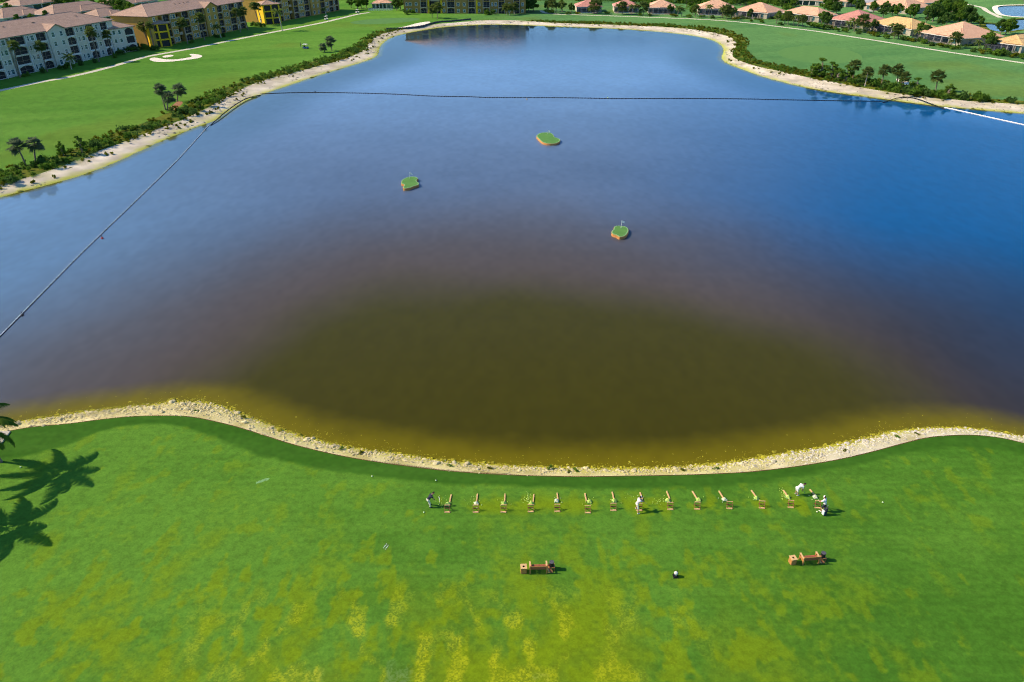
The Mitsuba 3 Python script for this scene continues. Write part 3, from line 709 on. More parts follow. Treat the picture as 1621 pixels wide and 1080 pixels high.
# named trees of the right bank
RC = [(105.73,259.88,3.58),(108.64,258.71,5.44),(111.3,256.41,4.57),(111.7,251.9,3.49),(114.18,250.79,4.29),(118.8,249.7,3.47),(127.98,230.39,4.2),(127.16,239.19,2.37),(136.21,226.66,3.21)]
RCN = ['leftmost small tree of the row on the right bank', 'tallest of the two leftmost trees on the right bank', 'third small tree from the left on the right bank', 'low tree in the middle of the left group on the right bank',
       'bushy tree just left of the palms on the right bank', 'low tree between the first two palms on the right bank', 'shrubby tree below the small bunker on the right bank', 'low bushy tree beside the double palms on the right bank', 'small tree right of the last palm on the right bank']
for i, ((x, y, h), n) in enumerate(zip(RC, RCN)):
    tree(x, y, h * 1.12, n, 'cone', seed=i, wide=1.75, name='bank_tree')
RP = [(117.51,253.01,4.65,1.94,-0.43),(117.31,242.78,4.18,1.77,-0.05),(123.48,244.34,4.6,1.78,-0.1),(130.27,247.53,4.25,1.91,-1.0),(129.62,242.26,2.99,1.67,-0.09),(136.56,234.72,4.45,2.02,-0.5)]
RPN = ['first sabal palm from the left on the right bank', 'sabal palm with pale bare trunk on the right bank', 'third sabal palm from the left on the right bank', 'rear sabal palm of the close pair by the small bunker', 'front sabal palm of the close pair by the small bunker', 'last sabal palm of the row, at the right end of the bank']
for i, (p, n) in enumerate(zip(RP, RPN)):
    palm(p[0], p[1], p[2], p[3], p[4], n, 'fan', seed=40 + i, bark='mat_bark_pale' if i == 1 else 'mat_bark')
RS = [(108.88,253.01,1.4),(113.79,246.46,1.7),(116.11,245.4,2.0),(119.85,243.3,1.8),(120.15,240.2,2.0),(121.31,238.18,2.2),(122.86,236.19,2.3),(123.12,233.26,1.9),(124.92,229.45,2.4),(125.8,227.59,2.2),(128.25,228.51,2.3),(129.5,226.66,2.2),(130.92,224.84,2.0),(132.41,223.94,2.2),(139.13,221.27,2.2),(141.34,220.39,2.4),(143.15,219.52,2.0),(150.55,217.8,1.8)]
ORDW_ = ['first', 'second', 'third', 'fourth', 'fifth', 'sixth', 'seventh', 'eighth', 'ninth', 'tenth', 'eleventh', 'twelfth', 'thirteenth', 'fourteenth', 'fifteenth', 'sixteenth', 'seventeenth', 'last']
for i, (x, y, s) in enumerate(RS):
    shrub(x, y, s * 1.2, f'{(ORDW_ + [""] * 9)[i]} rounded shrub from the left along the right bank', ('green', 'green', 'dark')[i % 3], 'big shrubs of the right bank')

# coconut palms on the left edge of the tee, most of them outside the frame
(cv, cf), ribs = feather_crown(81, 4.5, 19, 64, 0.044, (-8, 62))
C_CROWN, C_RIB = ply((cv, cf), 'mat_frond_coco'), ply(ribs, 'mat_frond_coco', smooth=True)
CP = [(-51.79,54.41,5.5,-0.3,-1.4),(-52.58,46.27,5.6,0.0,-0.6)]
for i, ((x, y, h, ln, ly), n) in enumerate(zip(CP, ['feathery coconut palm reaching into the left edge above the tee', 'second coconut palm, left of the tee, known by its shadow'])):
    k = thing('coconut_palm', n, 'palm tree')
    part(k, 'trunk', ply(palm_trunk(h, 0.15, (ln, ly), i), 'mat_bark', smooth=40), at(x, y))
    part(k, 'crown', C_CROWN, at(x + ln, y + ly, LAND + h, 25 + 140 * i))
    part(k, 'rachis', C_RIB, at(x + ln, y + ly, LAND + h, 25 + 140 * i))

#BUILDINGS
# ------------------------------------------------------------------ buildings
def quad_mesh(polys):
    V, F, o = [], [], 0
    for p in polys:
        V += list(p); F += [[o, o + i, o + i + 1] for i in range(1, len(p) - 1)]; o += len(p)
    return trimesh.Trimesh(np.array(V, float), np.array(F), process=False)

def hip_roof(x0, x1, y0, y1, z, pitch=0.42, thick=0.22):
    """Hip roof over a rectangle (eaves at z), with a fascia edge and soffit."""
    w, d = x1 - x0, y1 - y0
    h = pitch * min(w, d) / 2
    if w >= d: a, b = (x0 + d / 2, (y0 + y1) / 2, z + h), (x1 - d / 2, (y0 + y1) / 2, z + h)
    else: a, b = ((x0 + x1) / 2, y0 + w / 2, z + h), ((x0 + x1) / 2, y1 - w / 2, z + h)
    c = [(x0, y0, z), (x1, y0, z), (x1, y1, z), (x0, y1, z)]
    if w >= d: q = [[c[0], c[1], b, a], [c[1], c[2], b], [c[2], c[3], a, b], [c[3], c[0], a]]
    else: q = [[c[0], c[1], a], [c[1], c[2], b, a], [c[2], c[3], b], [c[3], c[0], a, b]]
    caps = cat([tube([p, e], 0.13, 5) for p, e in ((c[0], a), (c[3], b if w < d else a), (c[1], a if w < d else b), (c[2], b), (a, b)) if np.linalg.norm(np.subtract(p, e)) > 0.1])
    fascia = []
    for i in range(4):
        p, e = c[i], c[(i + 1) % 4]
        fascia.append([(p[0], p[1], z - thick), (e[0], e[1], z - thick), e, p])
    fascia.append([(p[0], p[1], z - thick) for p in c[::-1]])
    return cat([quad_mesh(q), caps]), quad_mesh(fascia), h

def gable_roof(xc, half, y0, y1, z, rise, over=0.5):
    """Cross gable whose ridge runs back along y from y0 to y1."""
    a, b = xc - half - over, xc + half + over
    k = rise * (half + over) / half
    lo = z - (k - rise)
    q = [[(a, y0, lo), (xc, y0, z + rise), (xc, y1, z + rise), (a, y1, lo)][::-1], [(b, y0, lo), (b, y1, lo), (xc, y1, z + rise), (xc, y0, z + rise)][::-1]]
    f = [[(a, y0, lo - 0.25), (xc, y0, z + rise - 0.25), (xc, y0, z + rise), (a, y0, lo)], [(xc, y0, z + rise - 0.25), (b, y0, lo - 0.25), (b, y0, lo), (xc, y0, z + rise)]]
    return quad_mesh(q), quad_mesh(f)

def arch_cut(x0, x1, z0, z1, y0, y1, rise):
    """A flat-sided opening with a segmental arched top, as a cutter."""
    n = 8
    pts = [(x0, z0), (x1, z0)] + [(x1 - (x1 - x0) * i / n, z1 - rise + rise * math.sin(math.pi * i / n)) for i in range(n + 1)]
    e = trimesh.creation.extrude_polygon(Polygon(pts).buffer(0), y1 - y0)
    e.apply_transform(np.array([[1, 0, 0, 0], [0, 0, -1, y1], [0, 1, 0, 0], [0, 0, 0, 1.0]]))
    return e

PANES = {}
def condo(label, x, y, rot, length, bays, wall_mats, roof_mat_, storeys=4, sh=3.2, depth=19.0, wings=(), roof_label=None):
    k = thing('condo_building', label, 'apartment building')
    M = at(x, y, LAND, rot)
    H = storeys * sh
    body = box(0, length, 0, depth, -0.2, H)
    cutters, screens, rails, pil, wins, trims, gables, white = [], [], [], [], [], [], [], []
    pr = rng(int(abs(x) * 3 + abs(y)))
    for (o, w, kind) in bays:
        if kind == 'b':
            a, b = o + 0.35, o + w - 0.35
            for s in range(storeys):
                z0, z1 = s * sh + 0.12, (s + 1) * sh - 0.42
                arched = s in (0, storeys - 2) and storeys > 2
                cutters.append(arch_cut(a, b, z0, z1, -0.3, 1.6, 0.75) if arched else box(a, b, -0.3, 1.6, z0, z1))
                screens.append(box(a - 0.1, b + 0.1, 0.42, 0.46, z0 - 0.05, z1 + 0.05))
                rails.append(cat([box(a, b, 0.30, 0.36, z0 + 1.02, z0 + 1.08), box((a + b) / 2 - 0.03, (a + b) / 2 + 0.03, 0.30, 0.36, z0, z1 - 0.05)]))
            for q in (o, o + w - 0.35):
                pil.append(box(q, q + 0.35, -0.22, -0.002, 0, H - 0.25))
            for s in (1, storeys - 1):
                pil.append(box(o + 0.35, o + w - 0.35, -0.12, -0.002, s * sh - 0.36, s * sh + 0.10))
        elif kind == 's':
            cutters.append(box(o + 0.15, o + w - 0.15, -0.3, 3.0, 0, H - 0.5))
            screens.append(box(o + 0.1, o + w - 0.1, 2.2, 2.25, 0, H - 0.5))
            for s in range(1, storeys):
                rails.append(box(o + 0.15, o + w - 0.15, 0.9, 1.05, s * sh - 0.2, s * sh + 1.0))
        elif kind in ('w1', 'w2', 'g'):
            proud = 0.9 if kind == 'g' else 0.0
            if kind == 'g':
                white.append((o, w))
            xs = {'w1': [0.5], 'w2': [0.27, 0.70], 'g': [0.27, 0.73]}[kind]
            ws = {'w1': [1.1], 'w2': [0.7, 1.3], 'g': [1.25, 1.25]}[kind]
            for s in range(storeys):
                for fx, ww in zip(xs, ws):
                    if ww > w * 0.8: ww = w * 0.55
                    c = o + w * fx; z0 = s * sh + 0.85; z1 = z0 + 1.5
                    wins.append((c - ww / 2, c + ww / 2, z0, z1, -proud))
    mb = to_manifold(body)
    for o, w in white:
        mb = mb + to_manifold(box(o, o + w, -0.9, 0.5, -0.2, H))
        g = trimesh.creation.extrude_polygon(Polygon([(o, H - 0.05), (o + w, H - 0.05), (o + w / 2, H + w * 0.22)]), 6.0)
        g.apply_transform(np.array([[1, 0, 0, 0], [0, 0, -1, 5.1], [0, 1, 0, 0], [0, 0, 0, 1.0]]))
        mb = mb + to_manifold(g)
    cut = m3.Manifold.batch_boolean([to_manifold(c) for c in cutters], m3.OpType.Add) if cutters else None
    if cut is not None: mb = mb - cut
    if wins:
        mb = mb - m3.Manifold.batch_boolean([to_manifold(box(a, b, pf - 0.3, pf + 0.16, z0, z1)) for a, b, z0, z1, pf in wins], m3.OpType.Add)
    part(k, 'wall', ply(from_manifold(mb), wall_mats[0]), M)
    for s in screens: part(k, 'balcony_screen', ply(s, 'mat_screen'), M)
    if rails: part(k, 'balcony_rail', ply(cat(rails), 'mat_tan'), M, kind='stuff')
    for p in pil: part(k, 'pilaster' if p.extents[2] > 2 else 'cornice', ply(p, wall_mats[1]), M)
    for a, b, z0, z1, pf in wins:
        fr = cat([box(a - 0.16, b + 0.16, pf - 0.06, pf - 0.003, z0 - 0.16, z0), box(a - 0.16, b + 0.16, pf - 0.06, pf - 0.003, z1, z1 + 0.16),
                  box(a - 0.16, a, pf - 0.055, pf - 0.003, z0, z1), box(b, b + 0.16, pf - 0.055, pf - 0.003, z0, z1), box(a, b, pf + 0.05, pf + 0.10, (z0 + z1) / 2 - 0.04, (z0 + z1) / 2 + 0.04)])
        wk = part(k, 'window', ply(fr, 'mat_trim'), M)
        part(wk, 'pane', ply(box(a - 0.02, b + 0.02, pf + 0.11, pf + 0.14, z0 - 0.02, z1 + 0.02), 'mat_pane'), M)
    ov = 0.7
    rf, fa, rise = hip_roof(-ov, length + ov, -ov, depth + ov, H + 0.05, 0.36)
    meshes, fas = [rf], [fa]
    for o, w in white:
        a, b = gable_roof(o + w / 2, w / 2, -1.5, w * 0.9, H + 0.08, w * 0.22)
        meshes.append(a); fas.append(b)
    vents = [box(vx, vx + 0.5, depth * 0.3, depth * 0.3 + 0.5, H + rise * 0.5, H + rise * 0.62 + 0.35) for vx in pr.uniform(depth * 0.5, max(depth * 0.6, length - depth * 0.5), 6)]
    rk = part(k, 'roof', ply(cat(meshes), roof_mat_), M)
    part(rk, 'fascia', ply(cat(fas), 'mat_fascia'), M)
    for v in vents: part(rk, 'roof_vent', ply(v, 'mat_fascia'), M)
    for (wx, wy, wrot, wl, wd, ws, wm, spec) in wings:      # lower angled wings in world coordinates
        MW = at(wx, wy, LAND, wrot)
        hh = ws * sh
        wb = to_manifold(box(0, wl, 0, wd, -0.2, hh))
        cuts, sc, wn = [], [], []
        for kind, u in spec:
            for s in range(ws):
                z0 = s * sh
                if kind == 'win':
                    wn.append((u - 0.55, u + 0.55, z0 + 0.85, z0 + 2.3))
                elif kind == 'fbal':
                    cuts.append(box(u - 1.9, u + 1.9, -0.3, 1.4, z0 + 0.15, z0 + sh - 0.45) if s == 1 else arch_cut(u - 1.9, u + 1.9, z0 + 0.15, z0 + sh - 0.45, -0.3, 1.4, 0.7))
                    sc.append(box(u - 2.0, u + 2.0, 0.42, 0.46, z0 + 0.1, z0 + sh - 0.4))
                else:       # balcony bays on the right-hand side face
                    c = box(wl - 1.4, wl + 0.3, u - 1.7, u + 1.7, z0 + 0.15, z0 + sh - 0.45); cuts.append(c)
                    sc.append(box(wl - 0.46, wl - 0.42, u - 1.8, u + 1.8, z0 + 0.1, z0 + sh - 0.4))
        for a, b, z0, z1 in wn: cuts.append(box(a, b, -0.3, 0.16, z0, z1))
        if cuts: wb = wb - m3.Manifold.batch_boolean([to_manifold(c) for c in cuts], m3.OpType.Add)
        part(k, 'wing_wall', ply(from_manifold(wb), wm), MW)
        for s in sc: part(k, 'balcony_screen', ply(s, 'mat_screen'), MW)
        for a, b, z0, z1 in wn:
            fr = cat([box(a - 0.16, b + 0.16, -0.06, -0.003, z0 - 0.16, z0), box(a - 0.16, b + 0.16, -0.06, -0.003, z1, z1 + 0.16), box(a - 0.16, a, -0.055, -0.003, z0, z1), box(b, b + 0.16, -0.055, -0.003, z0, z1)])
            wk = part(k, 'window', ply(fr, 'mat_trim'), MW)
            part(wk, 'pane', ply(box(a - 0.02, b + 0.02, 0.11, 0.14, z0 - 0.02, z1 + 0.02), 'mat_pane'), MW)
        r2, f2, _ = hip_roof(-0.6, wl + 0.6, -0.6, wd + 0.6, hh + 0.05, 0.36)
        rk2 = part(k, 'wing_roof', ply(r2, roof_mat_), MW)
        part(rk2, 'fascia', ply(f2, 'mat_fascia'), MW)
    return k

A = (-180.81,235.23,76.9,77.8)
condo('cream apartment block with brown tile roof at the left edge', A[0], A[1], A[2], A[3],
      [(0.0,3.5,'w1'),(3.5,4.8,'b'),(8.2,3.9,'w2'),(12.1,3.5,'s'),(15.7,6.0,'b'),(21.7,4.0,'w2'),(25.7,1.4,'s'),(27.1,6.8,'b'),(33.9,4.4,'w2'),(38.3,5.1,'b'),(43.4,8.5,'g'),(51.9,5.3,'b'),(57.2,5.1,'w2'),(62.3,4.9,'b'),(67.2,3.2,'w1'),(70.4,4.4,'b')],
      ('mat_cream', 'mat_white_wall'), 'mat_roof_brown', sh=3.15,
      wings=[(*(-163.52,308.26), A[2] - 14, 11.0, 13.0, 3, 'mat_cream', [('fbal', 8.6), ('win', 4.2), ('win', 1.6)])])
B = (-153.95,323.66,75.1,69.2)
wB = (-177.07,345.99,-46.5,31.5)
condo('yellow apartment block with sunlit yellow end wing, second from the left', B[0], B[1], B[2], B[3],
      [(0.8,4.9,'w1'),(5.7,2.5,'s'),(8.4,4.9,'b'),(13.3,4.1,'w2'),(17.4,3.8,'s'),(21.2,5.0,'b'),(26.5,4.7,'w2'),(31.4,5.5,'b'),(37.1,9.3,'g'),(46.4,5.1,'b'),(51.5,5.0,'w2'),(56.5,5.4,'b'),(61.9,1.9,'w1'),(63.9,4.8,'b')],
      ('mat_ochre', 'mat_tan'), 'mat_roof_brown', sh=3.1,
      wings=[(wB[0], wB[1], wB[2], wB[3], 9.0, 3, 'mat_sunlit_yellow', [('win', wB[3] * 0.45), ('win', wB[3] * 0.75), ('bal', 2.5), ('bal', 6.6)])])
Cc_ = (-128.9,408.88,70.4,68.4)
wC = (-146.35,425.13,-54.4,27.2)
condo('yellow apartment block farthest along the left fairway', Cc_[0], Cc_[1], Cc_[2], Cc_[3],
      [(0.6,3.3,'w1'),(3.9,1.7,'s'),(5.9,5.4,'b'),(11.3,5.9,'w2'),(17.2,4.2,'s'),(21.4,4.9,'b'),(26.3,5.0,'w2'),(31.6,5.4,'b'),(37.3,9.5,'g'),(46.8,6.1,'b'),(52.9,4.1,'w2'),(57.1,4.9,'b'),(62.0,1.4,'w1'),(63.4,4.3,'b')],
      ('mat_ochre', 'mat_tan'), 'mat_roof_brown', sh=3.2,
      wings=[(wC[0], wC[1], wC[2], wC[3], 9.0, 3, 'mat_sunlit_yellow', [('win', wC[3] * 0.4), ('win', wC[3] * 0.75), ('bal', 2.5), ('bal', 6.6)])])
D = (-64.1,456.84,-1.6,72.2)
condo('ochre apartment block at the far end of the lake', D[0], D[1], D[2], D[3],
      [(0.4,4.9,'w2'),(5.3,4.2,'w1'),(9.8,4.1,'b'),(15.1,6.4,'s'),(22.4,2.8,'w1'),(25.6,4.7,'b'),(30.3,7.7,'g'),(38.2,4.3,'b'),(42.6,4.1,'w1'),(46.9,4.3,'b'),(51.2,4.7,'w2'),(55.9,4.1,'b'),(60.2,4.5,'w1'),(64.9,3.9,'b'),(68.8,3.0,'w1')],
      ('mat_ochre_brown', 'mat_tan'), 'mat_roof_brown', sh=3.35)
MD = at(D[0], D[1], LAND, D[2])
for o in [14.3,21.9,42.9]:       # sunlit wall strips painted as bright yellow piers
    part('condo_building_003', 'sunlit_pier', ply(box(o, o + 0.9, -0.75, -0.003, 0, 13.2), 'mat_sunlit_yellow'), MD)

def villa(label, x, y, rot, l1, l2, roof, eave=3.0, cage=True, two=False, wall='mat_stucco', pitch=0.42, name='house', group=None, cat_='house', chimney=False):
    """A one-storey hip-roofed house; local x runs along its front (l1), y back into it (l2)."""
    k = thing(name, label, cat_, group)
    M = at(x, y, LAND, rot)
    hx, hy, o = l1 / 2, l2 / 2, 0.6
    wl = to_manifold(box(-hx + o, hx - o, -hy + o, hy - o, -0.2, eave))
    # a recessed porch along the front and window openings on the right side
    wl = wl - to_manifold(box(-hx * 0.55, hx * 0.45, -hy - 1, -hy + 3.2, 0.02, eave - 0.45))
    cuts, win = [], []
    for f in (-0.5, 0.0, 0.5):
        win.append(('r', hy * f - 0.7, hy * f + 0.7)); cuts.append(box(hx - o - 0.15, hx + 1, hy * f - 0.7, hy * f + 0.7, 0.9, 2.3))
    for f in (-0.78, 0.68):
        win.append(('f', hx * f - 0.8, hx * f + 0.8)); cuts.append(box(hx * f - 0.8, hx * f + 0.8, -hy, -hy + o + 0.15, 0.5, 2.4))
    wl = wl - m3.Manifold.batch_boolean([to_manifold(c) for c in cuts], m3.OpType.Add)
    part(k, 'wall', ply(from_manifold(wl), wall), M)
    for side, a, b in win:
        g = box(hx - o - 0.14, hx - o - 0.10, a, b, 0.9, 2.3) if side == 'r' else box(a, b, -hy + o + 0.10, -hy + o + 0.14, 0.5, 2.4)
        part(k, 'window', ply(g, 'mat_pane'), M)
    part(k, 'sliding_door', ply(box(-hx * 0.5, hx * 0.4, -hy + 3.12, -hy + 3.18, 0.05, eave - 0.6), 'mat_pane'), M)
    for f in (-0.55, -0.22, 0.12, 0.45):
        part(k, 'column', ply(box(hx * f - 0.22, hx * f + 0.22, -hy + o - 0.2, -hy + o + 0.24, 0, eave - 0.44), 'mat_white_wall'), M)
    rf, fa, rise = hip_roof(-hx, hx, -hy, hy, eave + 0.05, pitch)
    # a lower hip over the porch side breaks the outline
    r2, f2, _ = hip_roof(-hx * 0.15, hx * 0.92, -hy - 0.01, hy * 0.1, eave + 0.35, pitch)
    rk = part(k, 'roof', ply(cat([rf, r2]), roof), M)
    part(rk, 'fascia', ply(fa, 'mat_trim'), M)
    if chimney: part(k, 'chimney', ply(box(-0.6, 0.6, hy * 0.3, hy * 0.3 + 1.2, eave, eave + rise + 0.6), wall), M)
    if cage:        # screened pool cage in front: deck, posts, screen roof and walls
        d, h = 4.6, 2.5
        x0, x1, y0, y1 = -hx * 0.85, hx * 0.55, -hy - d, -hy + 0.3
        ck = part(k, 'pool_deck', ply(box(x0 - 0.4, x1 + 0.4, y0 - 0.4, -hy + 3.1, -0.05, 0.06), 'mat_concrete'), M)
        part(ck, 'pool', ply(box(x0 + 2, x1 - 3, y0 + 1.0, y0 + 3.6, 0.02, 0.09), 'mat_pool'), M)
        bars = []
        for i in range(8):
            xx = x0 + (x1 - x0) * i / 7
            bars += [box(xx - 0.06, xx + 0.06, y0, y0 + 0.12, 0.06, h), box(xx - 0.05, xx + 0.05, y0, y1, h - 0.06, h + 0.06)]
        for zz in (1.0, h):
            bars.append(box(x0, x1, y0 - 0.01, y0 + 0.10, zz - 0.05, zz + 0.05))
        for xx in (x0, x1):
            bars += [box(xx - 0.05, xx + 0.05, y0 + (y1 - y0) * f, y0 + (y1 - y0) * f + 0.1, 0.06, h) for f in (0.33, 0.66)]
        part(k, 'cage_frame', ply(cat(bars), 'mat_bronze'), M)
        part(k, 'cage_screen', ply(cat([quad_mesh([[(x0, y0 + 0.05, 0.06), (x1, y0 + 0.05, 0.06), (x1, y0 + 0.05, h), (x0, y0 + 0.05, h)]]),
            quad_mesh([[(x0, y0 + 0.05, h), (x1, y0 + 0.05, h), (x1, y1, h), (x0, y1, h)]]), quad_mesh([[(x1, y0 + 0.05, 0.06), (x1, y1, 0.06), (x1, y1, h), (x1, y0 + 0.05, h)]]),
            quad_mesh([[(x0, y0 + 0.05, 0.06), (x0, y1, 0.06), (x0, y1, h), (x0, y0 + 0.05, h)]])]), 'mat_mesh'), M)
    return k
plain('mat_bronze', (0.10, 0.10, 0.12), 0.5)
scene['mat_mesh'] = {'type': 'blendbsdf', 'weight': 0.42, 'a': {'type': 'null'}, 'b': {'type': 'twosided', 'b': {'type': 'diffuse', 'reflectance': rgb(0.035, 0.045, 0.07)}}}

HS = [(142.2,442.3,-45.9,21.5,19.9,18.0),(165.4,427.1,-57.3,25.4,15.9,30.0),(180.7,400.7,-52.2,20.9,22.0,7.0),(192.1,375.3,-67.6,26.5,16.6,26.0),(203.8,344.3,-71.3,24.3,24.7,22.0),(222.1,324.9,-56.8,14.1,36.9,-5.0)]
HN = [('house with pale peach hip roof and wide dark pool cage, left of the path bend', 'mat_roof_peach'), ('house with orange peach roof, second along the path', 'mat_roof_peach'), ('house with pink red pyramid roof', 'mat_roof_pink'),
      ('house with yellow roof left of the big peach one', 'mat_roof_yellow'), ('house with large peach roof nearest the middle of the right path', 'mat_roof_peach'), ('house with yellow orange roof cut by the right edge', 'mat_roof_yellow')]
for (x, y, a, l1, l2, _), (n, m) in zip(HS, HN):
    villa(n, x, y, a, l1, l2, m)
for (x, y, a, l1, l2, _), nm in zip(HS, ['the peach house with the wide cage', 'the second peach house of the path', 'the pink red pyramid roof', 'the yellow roofed house', 'the large peach roofed house', 'the yellow house at the right edge']):
    r = rng(int(x + y)); ca, sa = math.cos(math.radians(a)), math.sin(math.radians(a)); cs = []
    for _ in range(int(l1 * 2.2)):
        u, v, s = r.uniform(-0.52, 0.62) * l1, -l2 / 2 - 6.4 + r.normal(0, 0.5), r.uniform(0.5, 1.1)
        if r.random() < 0.22: s *= 1.9
        cs.append((x + u * ca - v * sa, y + u * sa + v * ca, LAND + s * 0.55, s * 0.62))
    for _ in range(int(l2 * 1.2)):
        u, v, s = l1 / 2 + 1.0 + r.normal(0, 0.4), r.uniform(-0.5, 0.5) * l2, r.uniform(0.5, 1.2)
        cs.append((x + u * ca - v * sa, y + u * sa + v * ca, LAND + s * 0.55, s * 0.62))
    one('hedge', ply(leaf_cards(r, cs, 0.26, 26), 'mat_leaf_dark'), f'loose green hedge along the garden of {nm}', 'hedge', 'garden hedges of the house row')
FH = [(90.09,461.2,-8,17,20),(121.41,454.52,-12,22,19),(46.41,464.61,0,16,16),(69.33,464.61,-4,16,16),(195.96,503.5,-35,24,16),(212.93,497.57,-45,16,16),(234.72,464.61,-60,30,24),(261.11,493.69,-60,24,22)]
FN = [('house with peach roof near the far shore bend, left of the palms', 'mat_roof_peach', True), ('house with broad peach roof right of the lawn gap, cut by the top edge', 'mat_roof_peach', True), ('pink roofed house behind palms, leftmost of the far row', 'mat_roof_pink', True),
      ('pink roofed house behind palms, second of the far row', 'mat_roof_pink', True), ('house with peach roof behind the first row, left of the street', 'mat_roof_peach', False), ('small peach roof beside the street, left side', 'mat_roof_peach', False),
      ('very large peach roof right of the street behind the first row', 'mat_roof_peach', False), ('far peach roof behind the very large one', 'mat_roof_peach', False)]
for (x, y, a, l1, l2), (n, m, c) in zip(FH, FN):
    villa(n, x, y + 5, a, l1, l2, m, cage=c)
VH = [(-273.02,420.81,74,30,18),(-252.21,441.69,72,44,20),(-224.65,420.81,76,22,15),(-243.14,489.87,72,34,18),(-301.36,489.87,74,40,18)]
VN = ['low villa with brown roof behind the cream block, leftmost', 'long villa with brown roof behind the cream block', 'small brown villa roof between the cream and yellow blocks', 'long brown villa roof behind the yellow block', 'brown villa roof at the very top left']
for (x, y, a, l1, l2), n in zip(VH, VN):
    villa(n, x, y, a, l1, l2, 'mat_roof_brown', cage=False, wall='mat_grey', name='villa')
x, y = (-81.52,486.11)
villa('small club pavilion with peach roof behind a white fence', x, y, 0, 13, 9, 'mat_roof_peach', cage=False, name='pavilion', cat_='pavilion')

ANCHORS = [(x, y, s) for (x, y, a, l1, l2, _), s in zip(HS, ['peach house with the wide cage', 'second peach house of the path', 'pink red pyramid roof', 'yellow roofed house', 'large peach roofed house', 'yellow house at the right edge'])]
ANCHORS += [(v[0], v[1], s) for v, s in zip(FH, ['peach house by the shore bend', 'broad peach house at the top edge', 'leftmost pink house of the far row', 'second pink house of the far row', 'peach house behind the first row', 'small peach roof by the street', 'very large peach roof', 'far peach roof'])]
ANCHORS += [(v[0], v[1], s) for v, s in zip(VH, ['leftmost brown villa', 'long brown villa', 'small brown villa', 'villa behind the yellow block', 'villa at the top left'])]
ANCHORS += [(*(-64.67,461.2), 'left end of the far ochre block'), (*(7.4,461.2), 'right end of the far ochre block'), (*(-81.52,486.11), 'club pavilion'), (*(246.11,381.78), 'small pond'),
            (*(-171.49,255.26), 'left part of the cream block'), (*(-165.43,285.43), 'right part of the cream block'), (*(-160.9,324.53), 'sunlit yellow wing'), (*(-145.37,339.19), 'near part of the yellow block'), (*(-136.81,372.49), 'far part of the yellow block'), (*(-133.5,396.55), 'wing of the farthest yellow block')]
ORDW = ['first', 'second', 'third', 'fourth', 'fifth', 'sixth', 'seventh', 'eighth', 'ninth', 'tenth', 'eleventh', 'twelfth', 'thirteenth', 'fourteenth', 'fifteenth', 'sixteenth']
def by_neighbour(pts, what):
    near_ = [min(range(len(ANCHORS)), key=lambda i: math.dist(ANCHORS[i][:2], p[:2])) for p in pts]
    out = [None] * len(pts)
    for a in set(near_):
        ids = sorted([i for i in range(len(pts)) if near_[i] == a], key=lambda i: pts[i][0] / pts[i][1])
        for j, i in enumerate(ids):
            out[i] = f'only {what} by the {ANCHORS[a][2]}' if len(ids) == 1 else f'{ORDW[j]} {what} from the left by the {ANCHORS[a][2]}'
    return out
#LANDSCAPE
# palms and trees standing by the buildings and houses
BP = [(-173.54,257.56,10.51,1.73,1.36),(-170.21,268.34,8.69,1.81,0.24),(-162.24,289.66,10.67,1.93,0.01),(-162.67,301.51,8.26,1.76,-0.06),(-155.2,322.78,8.87,1.61,-0.06),(-158.16,324.53,8.54,1.89,-0.94),(-168.08,331.71,7.43,1.93,-0.39),(-145.85,335.41,8.52,2.22,-0.45),(-142.64,346.98,9.43,2.29,-0.28),(-135.01,373.63,8.92,2.15,-0.66),(-134.33,382.97,8.54,2.2,-1.16),(-132.39,400.41,8.88,1.97,-1.3),(-133.64,399.11,9.15,1.96,-1.39)]
BPN = by_neighbour(BP, 'slim sabal palm')
for i, p in enumerate(BP):
    palm(p[0] + 1.2, p[1], p[2], min(p[3], 2.6), p[4], BPN[i], 'fan', 'palms in front of the apartment blocks', seed=60 + i)
BF = [(-164.46,273.4,4.38,2.78,0.51),(-138.3,355.12,4.91,2.65,-1.0),(-108.35,441.69,3.97,2.17,-1.26),(-114.71,378.95,8.81,3.43,-1.0)]
for i, (p, n) in enumerate(zip(BF, ['dark feathery palm before the white gable of the cream block', 'dark feathery palm before the gable of the yellow block', 'dark feathery palm before the farthest yellow block', 'tall lone royal palm with pale trunk on the left fairway edge'])):
    palm(p[0] + (0 if i == 3 else 1.5), p[1], p[2], p[3] * 1.1, p[4], n, 'feather', seed=80 + i, bark='mat_bark_pale')
MP = [(-45.29,433.71,4.58,2.49,0.63),(-41.69,429.53,5.95,2.46,0.15)]
for p, n in zip(MP, ['left sabal palm of the pair above the bulkhead', 'right sabal palm of the pair above the bulkhead']):
    palm(p[0], p[1], p[2], p[3], p[4], n, 'fan', seed=5)
MP2 = [(-3.14,448.02,4.02,2.2,-0.72),(-1.47,447.06,3.78,2.2,-0.18),(1.67,451.25,4.04,2.22,-0.01)]
for i, p in enumerate(MP2):
    palm(p[0], p[1], p[2], p[3], p[4], ORDW[i] + ' pale trunked palm from the left at the right end of the far block', 'fan', 'palms at the right end of the far block', seed=6, bark='mat_bark_pale')
